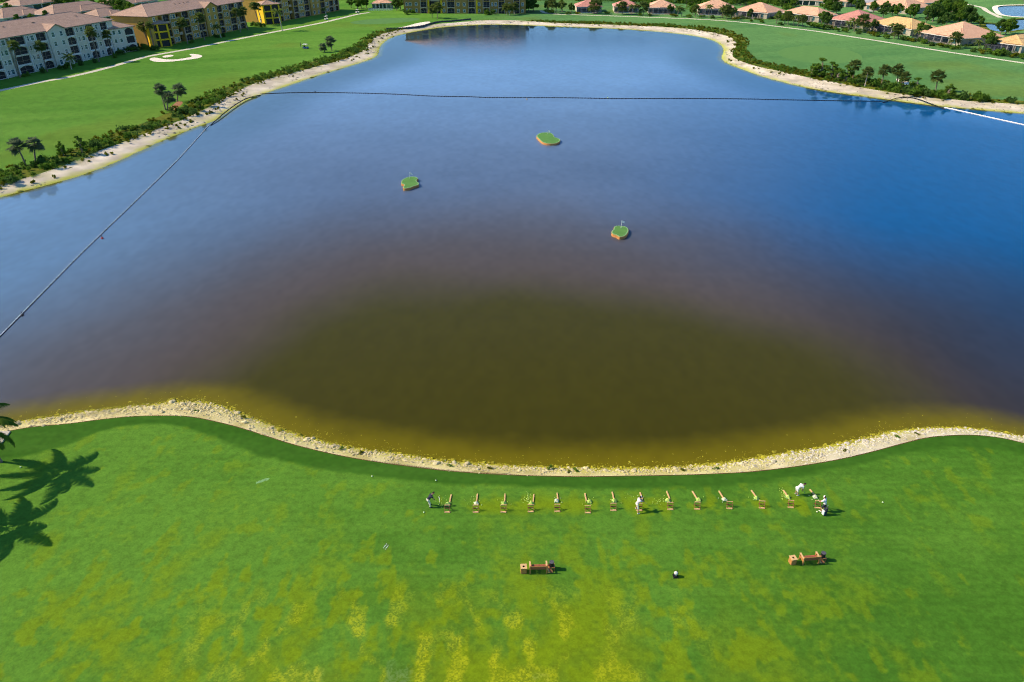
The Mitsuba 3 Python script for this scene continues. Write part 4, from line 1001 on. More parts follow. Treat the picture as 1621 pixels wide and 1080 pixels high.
# palms along the house row
HP = [(23.54,457.84,4.77,2.25,0.24),(26.18,457.84,4.09,2.25,0.24),(29.2,457.84,5.11,2.62,0.19),(48.45,454.52,4.4,2.6,0.11),(50.7,454.52,3.73,2.23,0.13),(62.24,451.25,4.71,2.22,0.01),(64.85,451.25,4.04,2.22,0.04),(69.95,448.02,4.35,2.57,-0.02),(72.9,448.02,5.01,2.57,-0.09),(76.59,448.02,4.35,2.2,-0.05),(95.6,441.69,4.62,2.53,-0.2),(97.79,441.69,3.64,2.18,-0.09),(105.1,438.59,3.94,1.8,-0.17),(111.96,435.53,5.54,2.5,-0.44),(118.73,432.51,4.86,2.48,-0.4),(120.45,429.53,4.19,2.47,-0.31),(123.29,429.53,3.87,2.12,-0.28),(141.17,407.0,3.69,1.68,-0.39),(145.45,401.71,3.95,1.99,-0.47),(147.55,399.11,4.23,1.98,-0.55),(148.97,396.55,4.51,1.96,-0.62),(150.37,394.01,3.59,1.63,-0.44),(168.24,379.41,3.47,1.89,-0.55),(169.13,374.77,5.14,2.48,-0.98),(172.52,372.49,5.12,2.47,-1.01),(173.4,370.23,3.4,1.84,-0.58),(178.63,353.05,5.42,2.64,-1.23),(179.73,351.01,3.79,2.05,-0.78),(186.55,346.98,3.75,2.02,-0.83),(192.89,324.53,5.05,2.17,-1.39),(191.79,324.53,4.05,1.9,-1.05),(197.96,317.63,3.23,1.87,-0.85)]
HPN = by_neighbour(HP, 'garden palm')
for i, p in enumerate(HP):
    palm(p[0], p[1], p[2], p[3] * 1.3, p[4], HPN[i], ('feather', 'fan')[i % 3 == 0], 'garden palms along the house row', seed=120 + i)
HB = [(22.26,454.52,3),(33.26,451.25,2.2),(38.83,451.25,2),(55.56,451.25,2),(74.13,446.42,2.2),(80.21,443.26,2),(92.44,438.59,2.4),(100.46,435.53,2.2),(107.3,434.02,2),(113.72,431.02,2.2),(124.16,423.68,2.2),(131.24,417.98,1.6),(135.07,412.42,1.8),(141.78,401.71,2),(154.36,391.51,3.4),(155.71,389.03,3.4),(157.05,386.58,3.2),(158.37,384.17,3),(160.29,384.17,2.6),(161.93,377.08,2.2),(164.45,374.77,2.2),(168.75,368.0,2.4),(172.0,361.45,2.6),(174.06,359.32,2.0),(174.79,353.05,2.2),(180.15,346.98,2.4),(181.14,343.05,2.2),(185.74,343.05,2.6),(184.57,337.29,2.2),(185.27,329.89,2),(186.71,326.3,2.4),(188.51,324.53,1.8),(189.36,321.05,2.4),(192.72,312.63,2.2),(194.02,309.38,2.2),(196.75,307.78,2.8),(198.51,304.62,3.4),(200.15,303.06,3.0),(201.85,299.98,2.4),(203.02,296.97,2.6)]
HBN = by_neighbour(HB, 'garden shrub')
for i, (x, y, s) in enumerate(HB):
    shrub(x, y, s * 1.25, HBN[i], ('green', 'dark', 'olive', 'green')[i % 4], 'garden shrubs along the house row', h=s * 0.85)
BB = [(-166.65,326.3,2.6),(-164.18,324.53,2.4),(-161.46,322.78,3),(-158.77,321.05,2.6),(-156.37,319.33,2.4),(-154.11,318.48,2.2),(-152.6,319.33,2.2),(-160.47,314.28,2.2),(-159.12,315.95,2.2),(-136.62,399.11,2.4),(-133.83,396.55,2.2),(-131.46,395.28,2.4),(-129.49,395.28,2.0),(-172.5,259.88,1.8),(-170.16,265.87,2.2),(-167.03,273.4,2),(-165.64,275.99,2.4),(-164.46,282.67,2.2),(-162.0,288.24,2),(-160.89,299.98,2),(-163.13,314.28,3),(-160.83,306.19,2.8),(-145.37,339.19,1.8),(-139.79,355.12,2),(-137.72,359.32,2),(-15.0,449.63,3.6),(-12.77,449.31,3.4),(-63.36,451.25,3),(-59.64,451.25,3)]
BBN = by_neighbour(BB, 'leafy shrub')
for i, (x, y, s) in enumerate(BB):
    shrub(x + 1.0, y - 0.6, s, BBN[i], ('dark', 'green', 'dark')[i % 3], 'shrubs along the apartment blocks')
DT = [(-291.3,444.83,8),(-315.21,482.39,9),(-288.21,493.69,10),(-281.23,486.11,9),(-276.43,482.39,9),(-287.21,486.11,8),(-275.09,409.69,7),(-260.08,401.71,6),(-227.19,448.02,11),(-222.73,444.83,10),(-215.84,435.53,9),(-234.88,457.84,9),(-94.39,482.39,9),(-91.88,486.11,8),(-95.38,475.13,8),(-101.45,486.11,8),(-69.35,478.73,9),(-64.56,475.13,8),(-59.81,468.06,9),(-70.69,471.57,8),(7.4,461.2,9),(10.05,461.2,10),(12.8,464.61,9),(22.12,468.06,9),(112.19,482.39,8),(110.63,489.87,8),(117.91,493.69,9),(147.32,497.57,8),(151.7,501.51,9),(146.64,505.51,9),(172.12,493.69,10),(175.76,493.69,9),(179.92,497.57,10),(169.97,482.39,8),(175.04,478.73,8),(189.88,454.52,10),(187.26,454.52,9),(189.17,448.02,9),(190.21,468.06,9),(217.02,493.69,9),(216.65,486.11,8),(208.82,461.2,8),(215.29,457.84,8),(209.43,432.51,9),(220.52,438.59,8),(220.53,444.83,7),(229.52,420.81,10),(228.71,415.18,11),(232.92,417.98,10),(220.78,407.0,8),(239.39,423.68,12),(247.28,432.51,13),(246.93,426.59,12),(250.76,441.69,12),(246.92,420.81,11),(243.18,409.69,11),(234.75,401.71,8),(229.09,401.71,8),(249.7,448.02,12),(222.37,394.01,7),(237.03,363.61,8),(235.91,365.79,8),(243.2,370.23,8),(240.29,399.11,8),(243.13,396.55,6),(133.22,429.53,6),(145.55,407.0,7),(163.46,396.55,8),(165.12,407.0,7),(178.9,377.08,7),(191.78,355.12,8),(191.78,351.01,7),(204.92,324.53,8),(203.05,317.63,7),(146.69,420.81,6),(126.45,438.59,6),(105.38,448.02,6),(93.35,454.52,6),(80.23,461.2,7),(52.52,464.61,7),(30.37,464.61,8),(35.47,461.2,6),(223.33,429.53,9),(228.78,435.53,8),(220.56,454.52,8),(-277.27,489.87,8),(-262.52,468.06,7),(-261.39,482.39,7),(-251.82,475.13,8),(-239.92,461.2,8),(-255.86,407.0,6),(-255.97,420.81,6)]
DTN = by_neighbour(DT, 'broad leafy tree')
for i, (x, y, h) in enumerate(DT):
    tree(x, y, h * 0.8, DTN[i], ('green', 'dark')[i % 2], 'trees among the far houses', seed=200 + i)

# far background: lawns end in a continuous tree line
far = [(-113.0,553.81),(-50.26,558.64),(22.15,549.06),(82.76,535.27),(123.48,522.12),(158.84,526.43),(194.76,530.81),(220.81,553.81)]
fl = LineString(far).buffer(16)
thicket('tree_line', fl, 0.045, 'mat_leaf', 301, 4.0, 8.0, 'distant tree line beyond the houses', 'trees', per=26, size=0.9)
thicket('tree_line', [(163.65,475.13),(157.6,522.12),(128.03,505.51),(151.9,549.06),(201.11,549.06),(210.76,505.51),(198.35,505.51)] and Polygon([(104.39,471.57),(121.59,513.68),(153.86,539.79),(201.11,549.06),(176.14,475.13),(166.71,461.2),(168.39,482.39),(152.85,505.51),(145.55,501.51)]).buffer(0), 0.05, 'mat_leaf', 302, 2.5, 5.0, 'garden trees massed behind the first house row', 'trees', per=24, size=0.6)
top = [(-405.76,489.87),(-348.42,526.43),(-333.07,544.39),(-314.07,558.64),(-287.21,578.78)]
thicket('tree_line', LineString(top).buffer(7), 0.06, 'mat_leaf_dark', 303, 2.5, 5.0, 'dark trees along the far top left path', 'trees', per=24, size=0.6)

#OBJECTS
# ------------------------------------------------------------------ bulkhead, fence, pond weir
BK = chaikin([(-63.51,384.26),(-54.81,386.17),(-51.31,389.07),(-46.67,394.0),(-43.64,402.91),(-41.01,410.58),(-37.89,413.83),(-32.91,416.03),(-28.02,420.48),(-22.71,425.61)], 1)
k = thing('timber_bulkhead', 'dark timber retaining wall curving below the white bunker', 'retaining wall')
ln = LineString(BK); nb = int(ln.length / 0.5)
for i in range(nb):
    a, b = ln.interpolate(i / nb, normalized=True), ln.interpolate((i + 1) / nb, normalized=True)
    m = box(0, math.dist((a.x, a.y), (b.x, b.y)) - 0.02, -0.05, 0.06, -0.4, 1.5 + 0.06 * ((i * 7) % 3))
    if i % 4 == 0: m = cat([m, box(-0.12, 0.12, -0.24, -0.052, -0.4, 1.75)])
    part(k, 'pile' if i % 4 == 0 else 'plank', ply(m, 'mat_bulkhead'), at(a.x, a.y, 0, math.degrees(math.atan2(b.y - a.y, b.x - a.x))))
FNC = [(-87.37,469.46),(-72.81,470.16)]
k = thing('white_fence', 'white rail fence before the club pavilion', 'fence')
(fx0, fy0), (fx1, fy1) = FNC
L_ = math.dist(*FNC); rot = math.degrees(math.atan2(fy1 - fy0, fx1 - fx0))
for i in range(int(L_ / 1.5)):
    part(k, 'post', ply(box(i * 1.5 - 0.08, i * 1.5 + 0.08, -0.08, 0.08, 0, 1.5), 'mat_white'), at(fx0, fy0, LAND, rot))
for zz in (0.5, 0.95, 1.4):
    part(k, 'rail', ply(box(0, L_, -0.04, 0.04, zz - 0.09, zz + 0.09), 'mat_white'), at(fx0, fy0, LAND + 0.0, rot))

# ------------------------------------------------------------------ floating booms on the lake
def boom(pts, name, label, fm, rm, L, gap, rad, odd=()):
    k = thing(name, label, 'floating boom')
    ln = LineString(chaikin(pts, 2)); n = int(ln.length / L); r = rng(n)
    cyl = trimesh.creation.cylinder(rad, L - gap, sections=8)
    cyl.apply_transform(trimesh.transformations.rotation_matrix(math.pi / 2, [0, 1, 0]))
    ends = cat([cyl] + [trimesh.creation.icosphere(subdivisions=1, radius=rad * 0.98).apply_translation(((L - gap) / 2 * s, 0, 0)) for s in (-1, 1)])
    fp, rp = ply(ends, fm, smooth=40), ply(tube([(-gap, 0, 0), (gap, 0, 0)], rad * 0.55, 5), rm)
    for i in range(n):
        a, b = ln.interpolate(i * L), ln.interpolate((i + 1) * L)
        M = T().translate([(a.x + b.x) / 2, (a.y + b.y) / 2, rad * 0.35]).rotate([0, 0, 1], math.degrees(math.atan2(b.y - a.y, b.x - a.x)) + r.normal(0, 1.2))
        part(k, 'float', fp, M)
        part(k, 'coupling', rp, T().translate([a.x, a.y, rad * 0.15]).rotate([0, 0, 1], math.degrees(math.atan2(b.y - a.y, b.x - a.x))))
    sk = np.array([ln.interpolate(i * 1.5).coords[0] for i in range(int(ln.length / 1.5))])
    part(k, 'skirt', ply(tube(np.c_[sk + [0.10, -0.16], np.full(len(sk), 0.03)], rad * 0.8, 5), 'mat_hose', smooth=True))
    return k
boom(BOOM_A, 'floating_boom', 'pale segmented floating boom running up the left of the lake', 'mat_float', 'mat_hose', 2.2, 0.30, 0.09)
boom(BOOM_B, 'floating_boom', 'dark floating boom crossing the lake from shore to shore', 'mat_hose', 'mat_float', 2.4, 0.22, 0.12)
boom(BOOM_C, 'floating_boom', 'white floating boom at the right edge below the bank', 'mat_white', 'mat_white', 1.6, 0.14, 0.15)
HOSE = np.array([(-82.2,193.7,0.5),(-82.45,200.12,0.5),(-82.99,209.27,0.5),(-83.28,218.33,0.5),(-82.86,225.82,0.5),(-81.21,229.97,0.5),(-80.39,231.86,0.5)]); HOSE[:, 2] = [0.1, 0.4, 0.5, 0.5, 0.45, 0.3, 0.1]
one('shore_hose', ply(tube(chaikin(HOSE, 2), 0.14, 6), 'mat_hose', smooth=True), 'dark hose lying along the left sand bank between the booms', 'hose')
HOSE = np.array([(113.73,221.36,0.5),(117.29,224.02,0.5),(120.71,226.28,0.5),(124.09,226.73,0.5),(125.87,223.57,0.5),(126.72,218.76,0.5),(127.44,215.37,0.5),(128.17,212.49,0.5)]); HOSE[:, 2] = [0.1, 0.3, 0.55, 0.7, 0.6, 0.45, 0.3, 0.1]
one('shore_hose', ply(tube(chaikin(HOSE, 2), 0.14, 6), 'mat_hose', smooth=True), 'dark hose looping over the right sand bank', 'hose')
BU = [(-69.15,86.49),(-71.96,114.46),(-64.21,237.23),(4.65,226.39),(30.11,227.75)]
for (x, y), n, m in zip(BU, ['dark marker buoy by the left boom, nearer the camera', 'dark red marker buoy by the left boom, farther along', 'dark marker buoy on the far boom, left part', 'orange marker buoy on the far boom, middle', 'yellow marker buoy on the far boom, right part'], ['mat_hose', 'mat_red', 'mat_hose', 'mat_buoy', 'mat_ball']):
    k = thing('marker_buoy', n, 'buoy')
    part(k, 'float', ply(trimesh.creation.icosphere(subdivisions=2, radius=0.20), m, smooth=True), T().translate([x, y, 0.1]))
    part(k, 'ring', ply(tube([(0, 0, 0.26), (0, 0, 0.55)], 0.05, 6), 'mat_hose'), T().translate([x, y, 0.1]))

# ------------------------------------------------------------------ floating target greens
def target(label, outline, flag, pole):
    k = thing('floating_green', label, 'floating target')
    o = np.array(chaikin(outline, 2, True)); c = o.mean(0)
    P = Polygon(o - c).buffer(0)
    hull = trimesh.creation.extrude_polygon(P, 0.60); hull.apply_translation((0, 0, -0.1))
    ring = trimesh.creation.extrude_polygon(P.buffer(-0.06).difference(P.buffer(-0.22)), 0.05); ring.apply_translation((0, 0, 0.502))
    turf = trimesh.creation.extrude_polygon(P.buffer(-0.223), 0.04); turf.apply_translation((0, 0, 0.502))
    M = T().translate([c[0], c[1], 0.0])
    part(k, 'timber_hull', ply(hull, 'mat_timber_edge'), M)
    part(k, 'fringe', ply(ring, 'mat_turf_edge'), M)
    part(k, 'turf', ply(turf, 'mat_turf'), M)
    x, y = flag[0] - c[0], flag[1] - c[1]
    fk = part(k, 'flagstick', ply(tube([(x, y, 0.5), (x, y, 0.5 + pole)], 0.035, 6), 'mat_white'), M)
    n = 7
    V = [(x + 0.04 + 0.55 * i / n, y + 0.05 * math.sin(i * 1.1), 0.5 + pole - zz - 0.03 * i) for i in range(n + 1) for zz in (0.0, 0.38)]
    F = [t for i in range(n) for t in ([2 * i, 2 * i + 1, 2 * i + 3], [2 * i, 2 * i + 3, 2 * i + 2])]
    part(fk, 'flag', ply((np.array(V), np.array(F)), 'mat_white'), M)
GR = [[(17.59,116.16),(17.82,116.9),(18.25,117.7),(18.3,118.39),(18.55,118.96),(19.01,119.22),(19.77,119.16),(20.4,118.9),(20.76,118.39),(20.87,117.52),(20.73,116.53),(20.4,115.55),(20.0,114.71),(19.56,114.17),(19.08,113.99),(18.75,113.99),(18.53,114.41),(18.31,114.83),(18.05,115.01),(17.81,115.25),(17.62,115.61)],[(6.23,181.13),(6.53,182.13),(6.93,183.15),(7.55,184.17),(8.69,184.48),(9.43,184.38),(10.21,183.97),(10.58,182.74),(10.78,181.53),(10.81,180.14),(11.14,179.35),(11.68,178.76),(12.06,178.18),(12.2,177.02),(11.98,175.87),(11.45,174.74),(10.9,173.99),(9.97,173.71),(8.96,173.84),(8.27,174.18),(7.59,175.12),(7.13,176.63),(6.68,178.57),(6.36,179.94)],[(-23.48,143.87),(-23.5,145.12),(-23.12,146.38),(-22.7,147.02),(-22.08,147.66),(-21.27,147.66),(-20.74,147.42),(-20.32,146.86),(-20.05,146.3),(-20.29,145.74),(-20.32,144.96),(-20.11,144.18),(-19.76,143.72),(-19.52,142.95),(-19.58,142.19),(-20.05,141.59),(-20.58,141.14),(-20.97,140.39),(-21.5,139.95),(-22.11,139.8),(-22.58,140.1),(-22.65,140.99),(-22.49,141.59),(-22.66,142.49),(-22.97,142.65),(-23.31,142.95)]]
FG = [(19.56,117.92,1.55),(9.32,182.51,1.04),(-21.87,146.28,1.37)]
for n, o, (fx, fy, fp) in zip(['nearest floating target green, the rightmost of the three', 'farthest floating target green, a kidney shape', 'leftmost floating target green with notched edges'], GR, FG):
    target(n, o, (fx, fy), fp)

# ------------------------------------------------------------------ practice stations
ball_v, ball_f = trimesh.creation.icosphere(subdivisions=1, radius=0.0300).vertices, trimesh.creation.icosphere(subdivisions=1).faces
def pile(seed, spill=0):
    r = rng(seed); V, F, o = [], [], 0
    P = []
    for lay in range(5):
        n = 5 - lay
        for i in range(n):
            for j in range(n):
                P.append(((i - (n - 1) / 2) * 0.062, (j - (n - 1) / 2) * 0.062, 0.05 + lay * 0.045))
    for _ in range(14): P.append((r.normal(0, 0.17), r.normal(0, 0.17), 0.032))
    for p in P:
        V.append(ball_v + p); F.append(ball_f + o); o += len(ball_v)
    return np.vstack(V), np.vstack(F)
def spill(seed, n, sx, sy):
    r = rng(seed); V, F, o = [], [], 0
    for _ in range(n):
        V.append(ball_v * 1.1 + [r.normal(0, sx), r.normal(0, sy), 0.032]); F.append(ball_f + o); o += len(ball_v)
    return np.vstack(V), np.vstack(F)
PILES = [ply(pile(s), m, smooth=True) for s, m in ((1, 'mat_ball'), (2, 'mat_ball_white'), (3, 'mat_ball'))]
TRAY = ply(cat([box(-0.2, 0.2, -0.2, 0.2, 0, 0.02), box(-0.2, 0.2, -0.22, -0.202, 0, 0.06), box(-0.2, 0.2, 0.202, 0.22, 0, 0.06), box(-0.22, -0.202, -0.22, 0.22, 0, 0.06), box(0.202, 0.22, -0.22, 0.22, 0, 0.06)]), 'mat_turf_edge')
def bar(p, q, w, h):
    p, q = np.array(p, float), np.array(q, float); L = np.linalg.norm(q - p)
    b = trimesh.creation.box((L, w, h)); d = (q - p) / L
    y = np.cross([0, 0, 1], d) if abs(d[2]) < 0.95 else np.array([0, 1.0, 0]); y /= np.linalg.norm(y)
    m = np.eye(4); m[:3, 0], m[:3, 1], m[:3, 2], m[:3, 3] = d, y, np.cross(d, y), (p + q) / 2
    return b.apply_transform(m)
PLANK = ply(bar((0, -0.5, 0.05), (0, 0.5, 0.05), 0.11, 0.09), 'mat_wood_pale')
STAND = {'base': ply(box(-0.27, 0.27, -0.30, -0.14, 0.0, 0.07), 'mat_wood_pale'),
         'rear_foot': ply(box(-0.23, 0.23, 0.31, 0.36, 0.0, 0.05), 'mat_dark_wood'),
         'leg': [ply(bar((s * 0.24, -0.22, 0.07), (s * 0.24, 0.10, 0.58), 0.034, 0.034), 'mat_wood_red') for s in (-1, 1)] + [ply(bar((s * 0.19, 0.34, 0.06), (s * 0.19, -0.08, 0.44), 0.034, 0.034), 'mat_dark_wood') for s in (-1, 1)],
         'top_bar': ply(box(-0.28, 0.28, 0.07, 0.14, 0.57, 0.62), 'mat_wood_pale'),
         'cross_bar': ply(box(-0.22, 0.22, -0.04, -0.005, 0.28, 0.32), 'mat_dark_wood')}
ST = [(-6.01,47.36,-6.03,48.37,-5.85,49.12),(-3.37,47.36,-3.36,48.45,-3.33,49.2),(-0.79,47.38,-0.77,48.49,-0.69,49.2),(1.73,47.42,1.81,48.45,2.04,49.16),(4.2,47.46,4.21,48.8,4.33,49.33),(7.02,47.28,7.3,48.7,7.0,49.29),(9.43,47.59,9.65,48.82,9.63,49.46),(11.84,47.59,12.11,48.95,12.31,49.42),(14.75,47.72,14.73,48.87,14.9,49.59),(17.28,47.75,17.65,48.95,17.43,49.59),(20.31,47.83,20.11,48.99,19.98,49.63),(23.36,47.89,23.19,49.16,23.14,49.72),(26.08,47.97,26.23,49.29,26.19,49.72),(28.59,47.91,28.83,49.33,28.82,49.84)]
ORD = ['first', 'second', 'third', 'fourth', 'fifth', 'sixth', 'seventh', 'eighth', 'ninth', 'tenth', 'eleventh', 'twelfth', 'thirteenth', 'last']
for i, (x, y, px, py, bx_, by_) in enumerate(ST):
    ang = [-4, -3, -2, -4, 1, 3, 2, 4, 5, 12, 10, 12, 8, 14][i]
    k = thing('bag_stand', f'{ORD[i]} wooden golf bag stand from the left in the tee row', 'bag stand', 'bag stands along the tee row')
    M = at(x, y + 0.22, LAND + 0.004, [0, 2, -2, 3, 0, -1, 0, 0, -2, -4, -5, -6, -6, -6][i])
    for nm in ('base', 'rear_foot', 'top_bar', 'cross_bar'): part(k, nm, STAND[nm], M)
    for q in STAND['leg']: part(k, 'leg', q, M)
    k = thing('ball_pile', f'{ORD[i]} pile of yellow green range balls from the left', 'golf balls', 'ball piles along the tee row')
    part(k, 'tray', TRAY, at(px, py, LAND + 0.008, 0, 0.95))
    part(k, 'ball_pyramid', PILES[i % 3], at(px, py, LAND + 0.02, 20 * i, 1.25), kind='stuff')
    one('divider_plank', PLANK, f'{ORD[i]} pale wooden divider plank from the left on the tee', 'plank', 'divider planks along the tee row', at(bx_, by_, LAND + 0.006, ang, 1.05))
SP = [(-6.6,48.87,14,0.35,0.4),(-3.68,48.95,16,0.3,0.3),(1.53,49.2,46,0.25,0.45),(14.36,48.78,26,0.45,0.2),(26.16,49.8,26,0.2,0.3),(25.84,49.37,8,0.2,0.3),(-0.92,48.53,8,0.3,0.3),(11.37,49.2,8,0.3,0.3)]
for i, (x, y, n, sx, sy) in enumerate(SP):
    struct('scattered_balls', ply(spill(i + 5, n, sx, sy), 'mat_ball', smooth=True), at(x, y, LAND + 0.006), kind='stuff', label='range balls scattered on the grass', cat='golf balls')
AS = [(-11.24,43.0,-11.02,43.55),(-11.05,42.86,-10.85,43.4),(-6.83,48.7,-6.95,49.37)]
for (x0, y0, x1, y1), n in zip(AS, ['left of two thin white alignment sticks on the lawn', 'right of two thin white alignment sticks on the lawn', 'pale alignment stick beside the dark shirted golfer']):
    one('alignment_stick', ply(tube([(x0, y0, LAND + 0.03), (x1, y1, LAND + 0.03)], 0.022, 6), 'mat_white'), n, 'alignment stick')
x, y = (-24.44,51.61)
pp = chaikin([(x - 0.6, y - 0.42), (x - 0.1, y - 0.30), (x + 0.15, y - 0.05), (x + 0.55, y + 0.12), (x + 0.62, y + 0.42), (x + 0.2, y + 0.38), (x - 0.1, y + 0.16), (x - 0.52, y - 0.08)], 1, True)
varied('mat_pale_grass', (0.17, 0.34, 0.13), 0.4, 5.0)
struct('bare_patch', ply(sheet(pp, LAND + 0.012), 'mat_pale_grass'))
for i, (x, y) in enumerate([(-13.81,52.2),(-7.46,51.61),(28.28,47.38),(34.93,48.61),(-8.17,47.3),(-49.31,53.59)]):
    k = one('golf_ball', ply(trimesh.creation.icosphere(subdivisions=2, radius=0.07), 'mat_ball_white', smooth=True),
        ['white yardage marker ball on the rough, left of the row', 'white yardage marker ball on the rough above the dark shirted golfer', 'white ball on the grass by the golf bag at the row end', 'white ball lying alone on the right lawn', 'white ball by the feet of the dark shirted golfer', 'white ball under the palm shadow at the left edge'][i], 'golf ball', None, at(x, y, LAND + 0.07))

# ------------------------------------------------------------------ benches, bins, coolers
def bench(label, x, y, rot):
    k = thing('wooden_bench', label, 'bench')
    M = at(x, y, LAND + 0.004, rot)
    L2 = 0.70
    for i in range(4):
        part(k, 'seat_slat', ply(box(-L2 + 0.06, L2 - 0.06, -0.22 + i * 0.125, -0.22 + i * 0.125 + 0.105, 0.42, 0.455), 'mat_wood_red'), M)
    for i in range(4):
        z0 = 0.50 + i * 0.115
        part(k, 'back_slat', ply(bar((-L2 + 0.06, -0.27 - 0.022 * i, z0), (L2 - 0.06, -0.27 - 0.022 * i, z0), 0.03, 0.095), 'mat_wood_red' if i < 3 else 'mat_wood'), M)  # shade on lower slats and sun on the top one set by wood colour
    for s in (-1, 1):
        xx = s * L2
        part(k, 'side_frame', ply(cat([box(xx - 0.05, xx + 0.05, -0.36, -0.27, 0, 0.95), box(xx - 0.05, xx + 0.05, 0.28, 0.37, 0, 0.64), box(xx - 0.048, xx + 0.048, -0.268, 0.278, 0.33, 0.41)]), 'mat_wood'), M)
        part(k, 'armrest', ply(box(xx - 0.07, xx + 0.07, -0.30, 0.42, 0.643, 0.69), 'mat_wood_pale'), M)
def bin_(label, x, y, rot):
    k = thing('litter_box', label, 'litter bin')
    M = at(x, y, LAND + 0.004, rot); h = 0.62; w = 0.21
    for s in range(4):
        MM = M @ T().rotate([0, 0, 1], 90 * s)
        for i in range(4):
            part(k, 'side_board', ply(box(-w + 0.107 * i, -w + 0.107 * i + 0.099, -w - 0.03, -w, 0.02, h), 'mat_wood'), MM)
    lid = to_manifold(box(-0.27, 0.27, -0.27, 0.27, h + 0.003, h + 0.045)) - to_manifold(trimesh.creation.cylinder(0.10, 1.0, sections=20).apply_translation((0, 0, h)))
    part(k, 'lid', ply(from_manifold(lid), 'mat_wood_pale'), M)
    part(k, 'liner', ply(cat([box(-0.19, 0.19, -0.19, 0.19, 0.03, h - 0.12)]), 'mat_dark'), M)
def cooler(label, x, y, rot):
    k = thing('cooler_stand', label, 'cooler stand')
    M = at(x, y, LAND + 0.004, rot)
    for i in range(3):
        part(k, 'plank', ply(bar((-0.26 + 0.13 * i, 0.16, 0.48), (-0.02 + 0.13 * i, -0.28, 0.03), 0.11, 0.035), ('mat_wood_pale', 'mat_wood_red', 'mat_wood')[i]), M)
    part(k, 'shelf', ply(box(-0.10, 0.46, -0.12, 0.34, 0.36, 0.40), 'mat_wood'), M)
    for xx, yy in ((-0.06, 0.28), (0.40, 0.28), (0.40, -0.08)):
        part(k, 'leg', ply(box(xx - 0.035, xx + 0.035, yy - 0.035, yy + 0.035, 0, 0.358), 'mat_wood_red'), M)
    part(k, 'drum', ply(trimesh.creation.cylinder(0.19, 0.44, sections=20).apply_translation((0.18, 0.11, 0.622)), 'mat_dark', smooth=40), M)
    part(k, 'drum_lid', ply(cat([trimesh.creation.annulus(0.12, 0.20, 0.04, sections=20).apply_translation((0.18, 0.11, 0.863)), trimesh.creation.cylinder(0.11, 0.02, sections=12).apply_translation((0.18, 0.11, 0.853))]), 'mat_bronze', smooth=40), M)
BN = [(0.98,40.31,2.21,40.34,3.16,40.38),(23.91,41.25,25.42,41.32,26.4,41.36)]
for (a, b, c, d, e, f), n, ro in zip(BN, ['left', 'right'], [1.5, 5.0]):
    bin_(f'square wooden litter box with round hole beside the {n} bench', a, b + 0.15, ro * 2)
    bench(f'{n} red brown wooden bench on the practice lawn', c, d + 0.25, ro)
    cooler(f'slatted stand with dark lidded drum at the end of the {n} bench', e, f + 0.25, ro)

# black stand with white globe between the benches
x, y = (13.67,39.85)
k = thing('ball_stand', 'white globe on a black four legged stand between the benches', 'stand')
M = at(x, y + 0.1, LAND + 0.004)
part(k, 'globe', ply(trimesh.creation.icosphere(subdivisions=3, radius=0.17), 'mat_white', smooth=True), M @ T().translate([0, 0, 0.40]))
part(k, 'collar', ply(trimesh.creation.torus(0.15, 0.035, 20, 8).apply_translation((0, 0, 0.29)), 'mat_dark', smooth=True), M)
for s in range(4):
    a = math.radians(45 + 90 * s)
    part(k, 'leg', ply(cat([bar((0.14 * math.cos(a), 0.14 * math.sin(a), 0.29), (0.27 * math.cos(a), 0.27 * math.sin(a), 0.0), 0.06, 0.06), bar((0.16 * math.cos(a), 0.16 * math.sin(a), 0.29), (0.21 * math.cos(a), 0.21 * math.sin(a), 0.62), 0.03, 0.03)]), 'mat_dark'), M)
part(k, 'base_plate', ply(box(-0.20, 0.20, -0.20, 0.20, 0.0, 0.03), 'mat_dark'), M)

#PEOPLE
# ------------------------------------------------------------------ people
def capsules(chains, inflate=0.0, refine=None, taubin=6):
    """Continuous surface from chains of (point, radius): hull of each pair of spheres, all joined."""
    parts = []
    for ch in chains:
        for (p, ra), (q, rb) in zip(ch[:-1], ch[1:]):
            s1 = m3.Manifold.sphere(ra + inflate, 10).translate(tuple(p)); s2 = m3.Manifold.sphere(rb + inflate, 10).translate(tuple(q))
            parts.append(m3.Manifold.batch_hull([s1, s2]))
    m = m3.Manifold.batch_boolean(parts, m3.OpType.Add)
    if refine: m = m.refine_to_length(refine)
    t = from_manifold(m)
    t.merge_vertices()
    if taubin: trimesh.smoothing.filter_taubin(t, iterations=taubin)
    return t

def lerp(a, b, t): return tuple(np.array(a) * (1 - t) + np.array(b) * t)

def hand(wrist, fwd, side):
    """A palm with five bent fingers of different lengths."""
    f = np.array(fwd, float); f /= np.linalg.norm(f)
    s = np.array(side, float); s -= f * (s @ f); s /= np.linalg.norm(s)
    n = np.cross(f, s); w = np.array(wrist)
    ch = [[(w, 0.026), (w + f * 0.05, 0.030), (w + f * 0.09, 0.028)]]
    for i, L in enumerate((0.075, 0.085, 0.08, 0.06)):
        b = w + f * 0.09 + s * (0.030 - 0.020 * i)
        m = b + f * L * 0.5 + n * L * 0.15; e = m + f * L * 0.28 + n * L * 0.42
        ch.append([(w + f * 0.05 + s * (0.022 - 0.015 * i), 0.014), (b, 0.0095), (m, 0.009), (e, 0.008)])
    t0 = w + f * 0.03 + s * 0.028
    ch.append([(t0, 0.014), (t0 + s * 0.035 + f * 0.03, 0.011), (t0 + s * 0.035 + f * 0.065 + n * 0.02, 0.009)])
    return ch

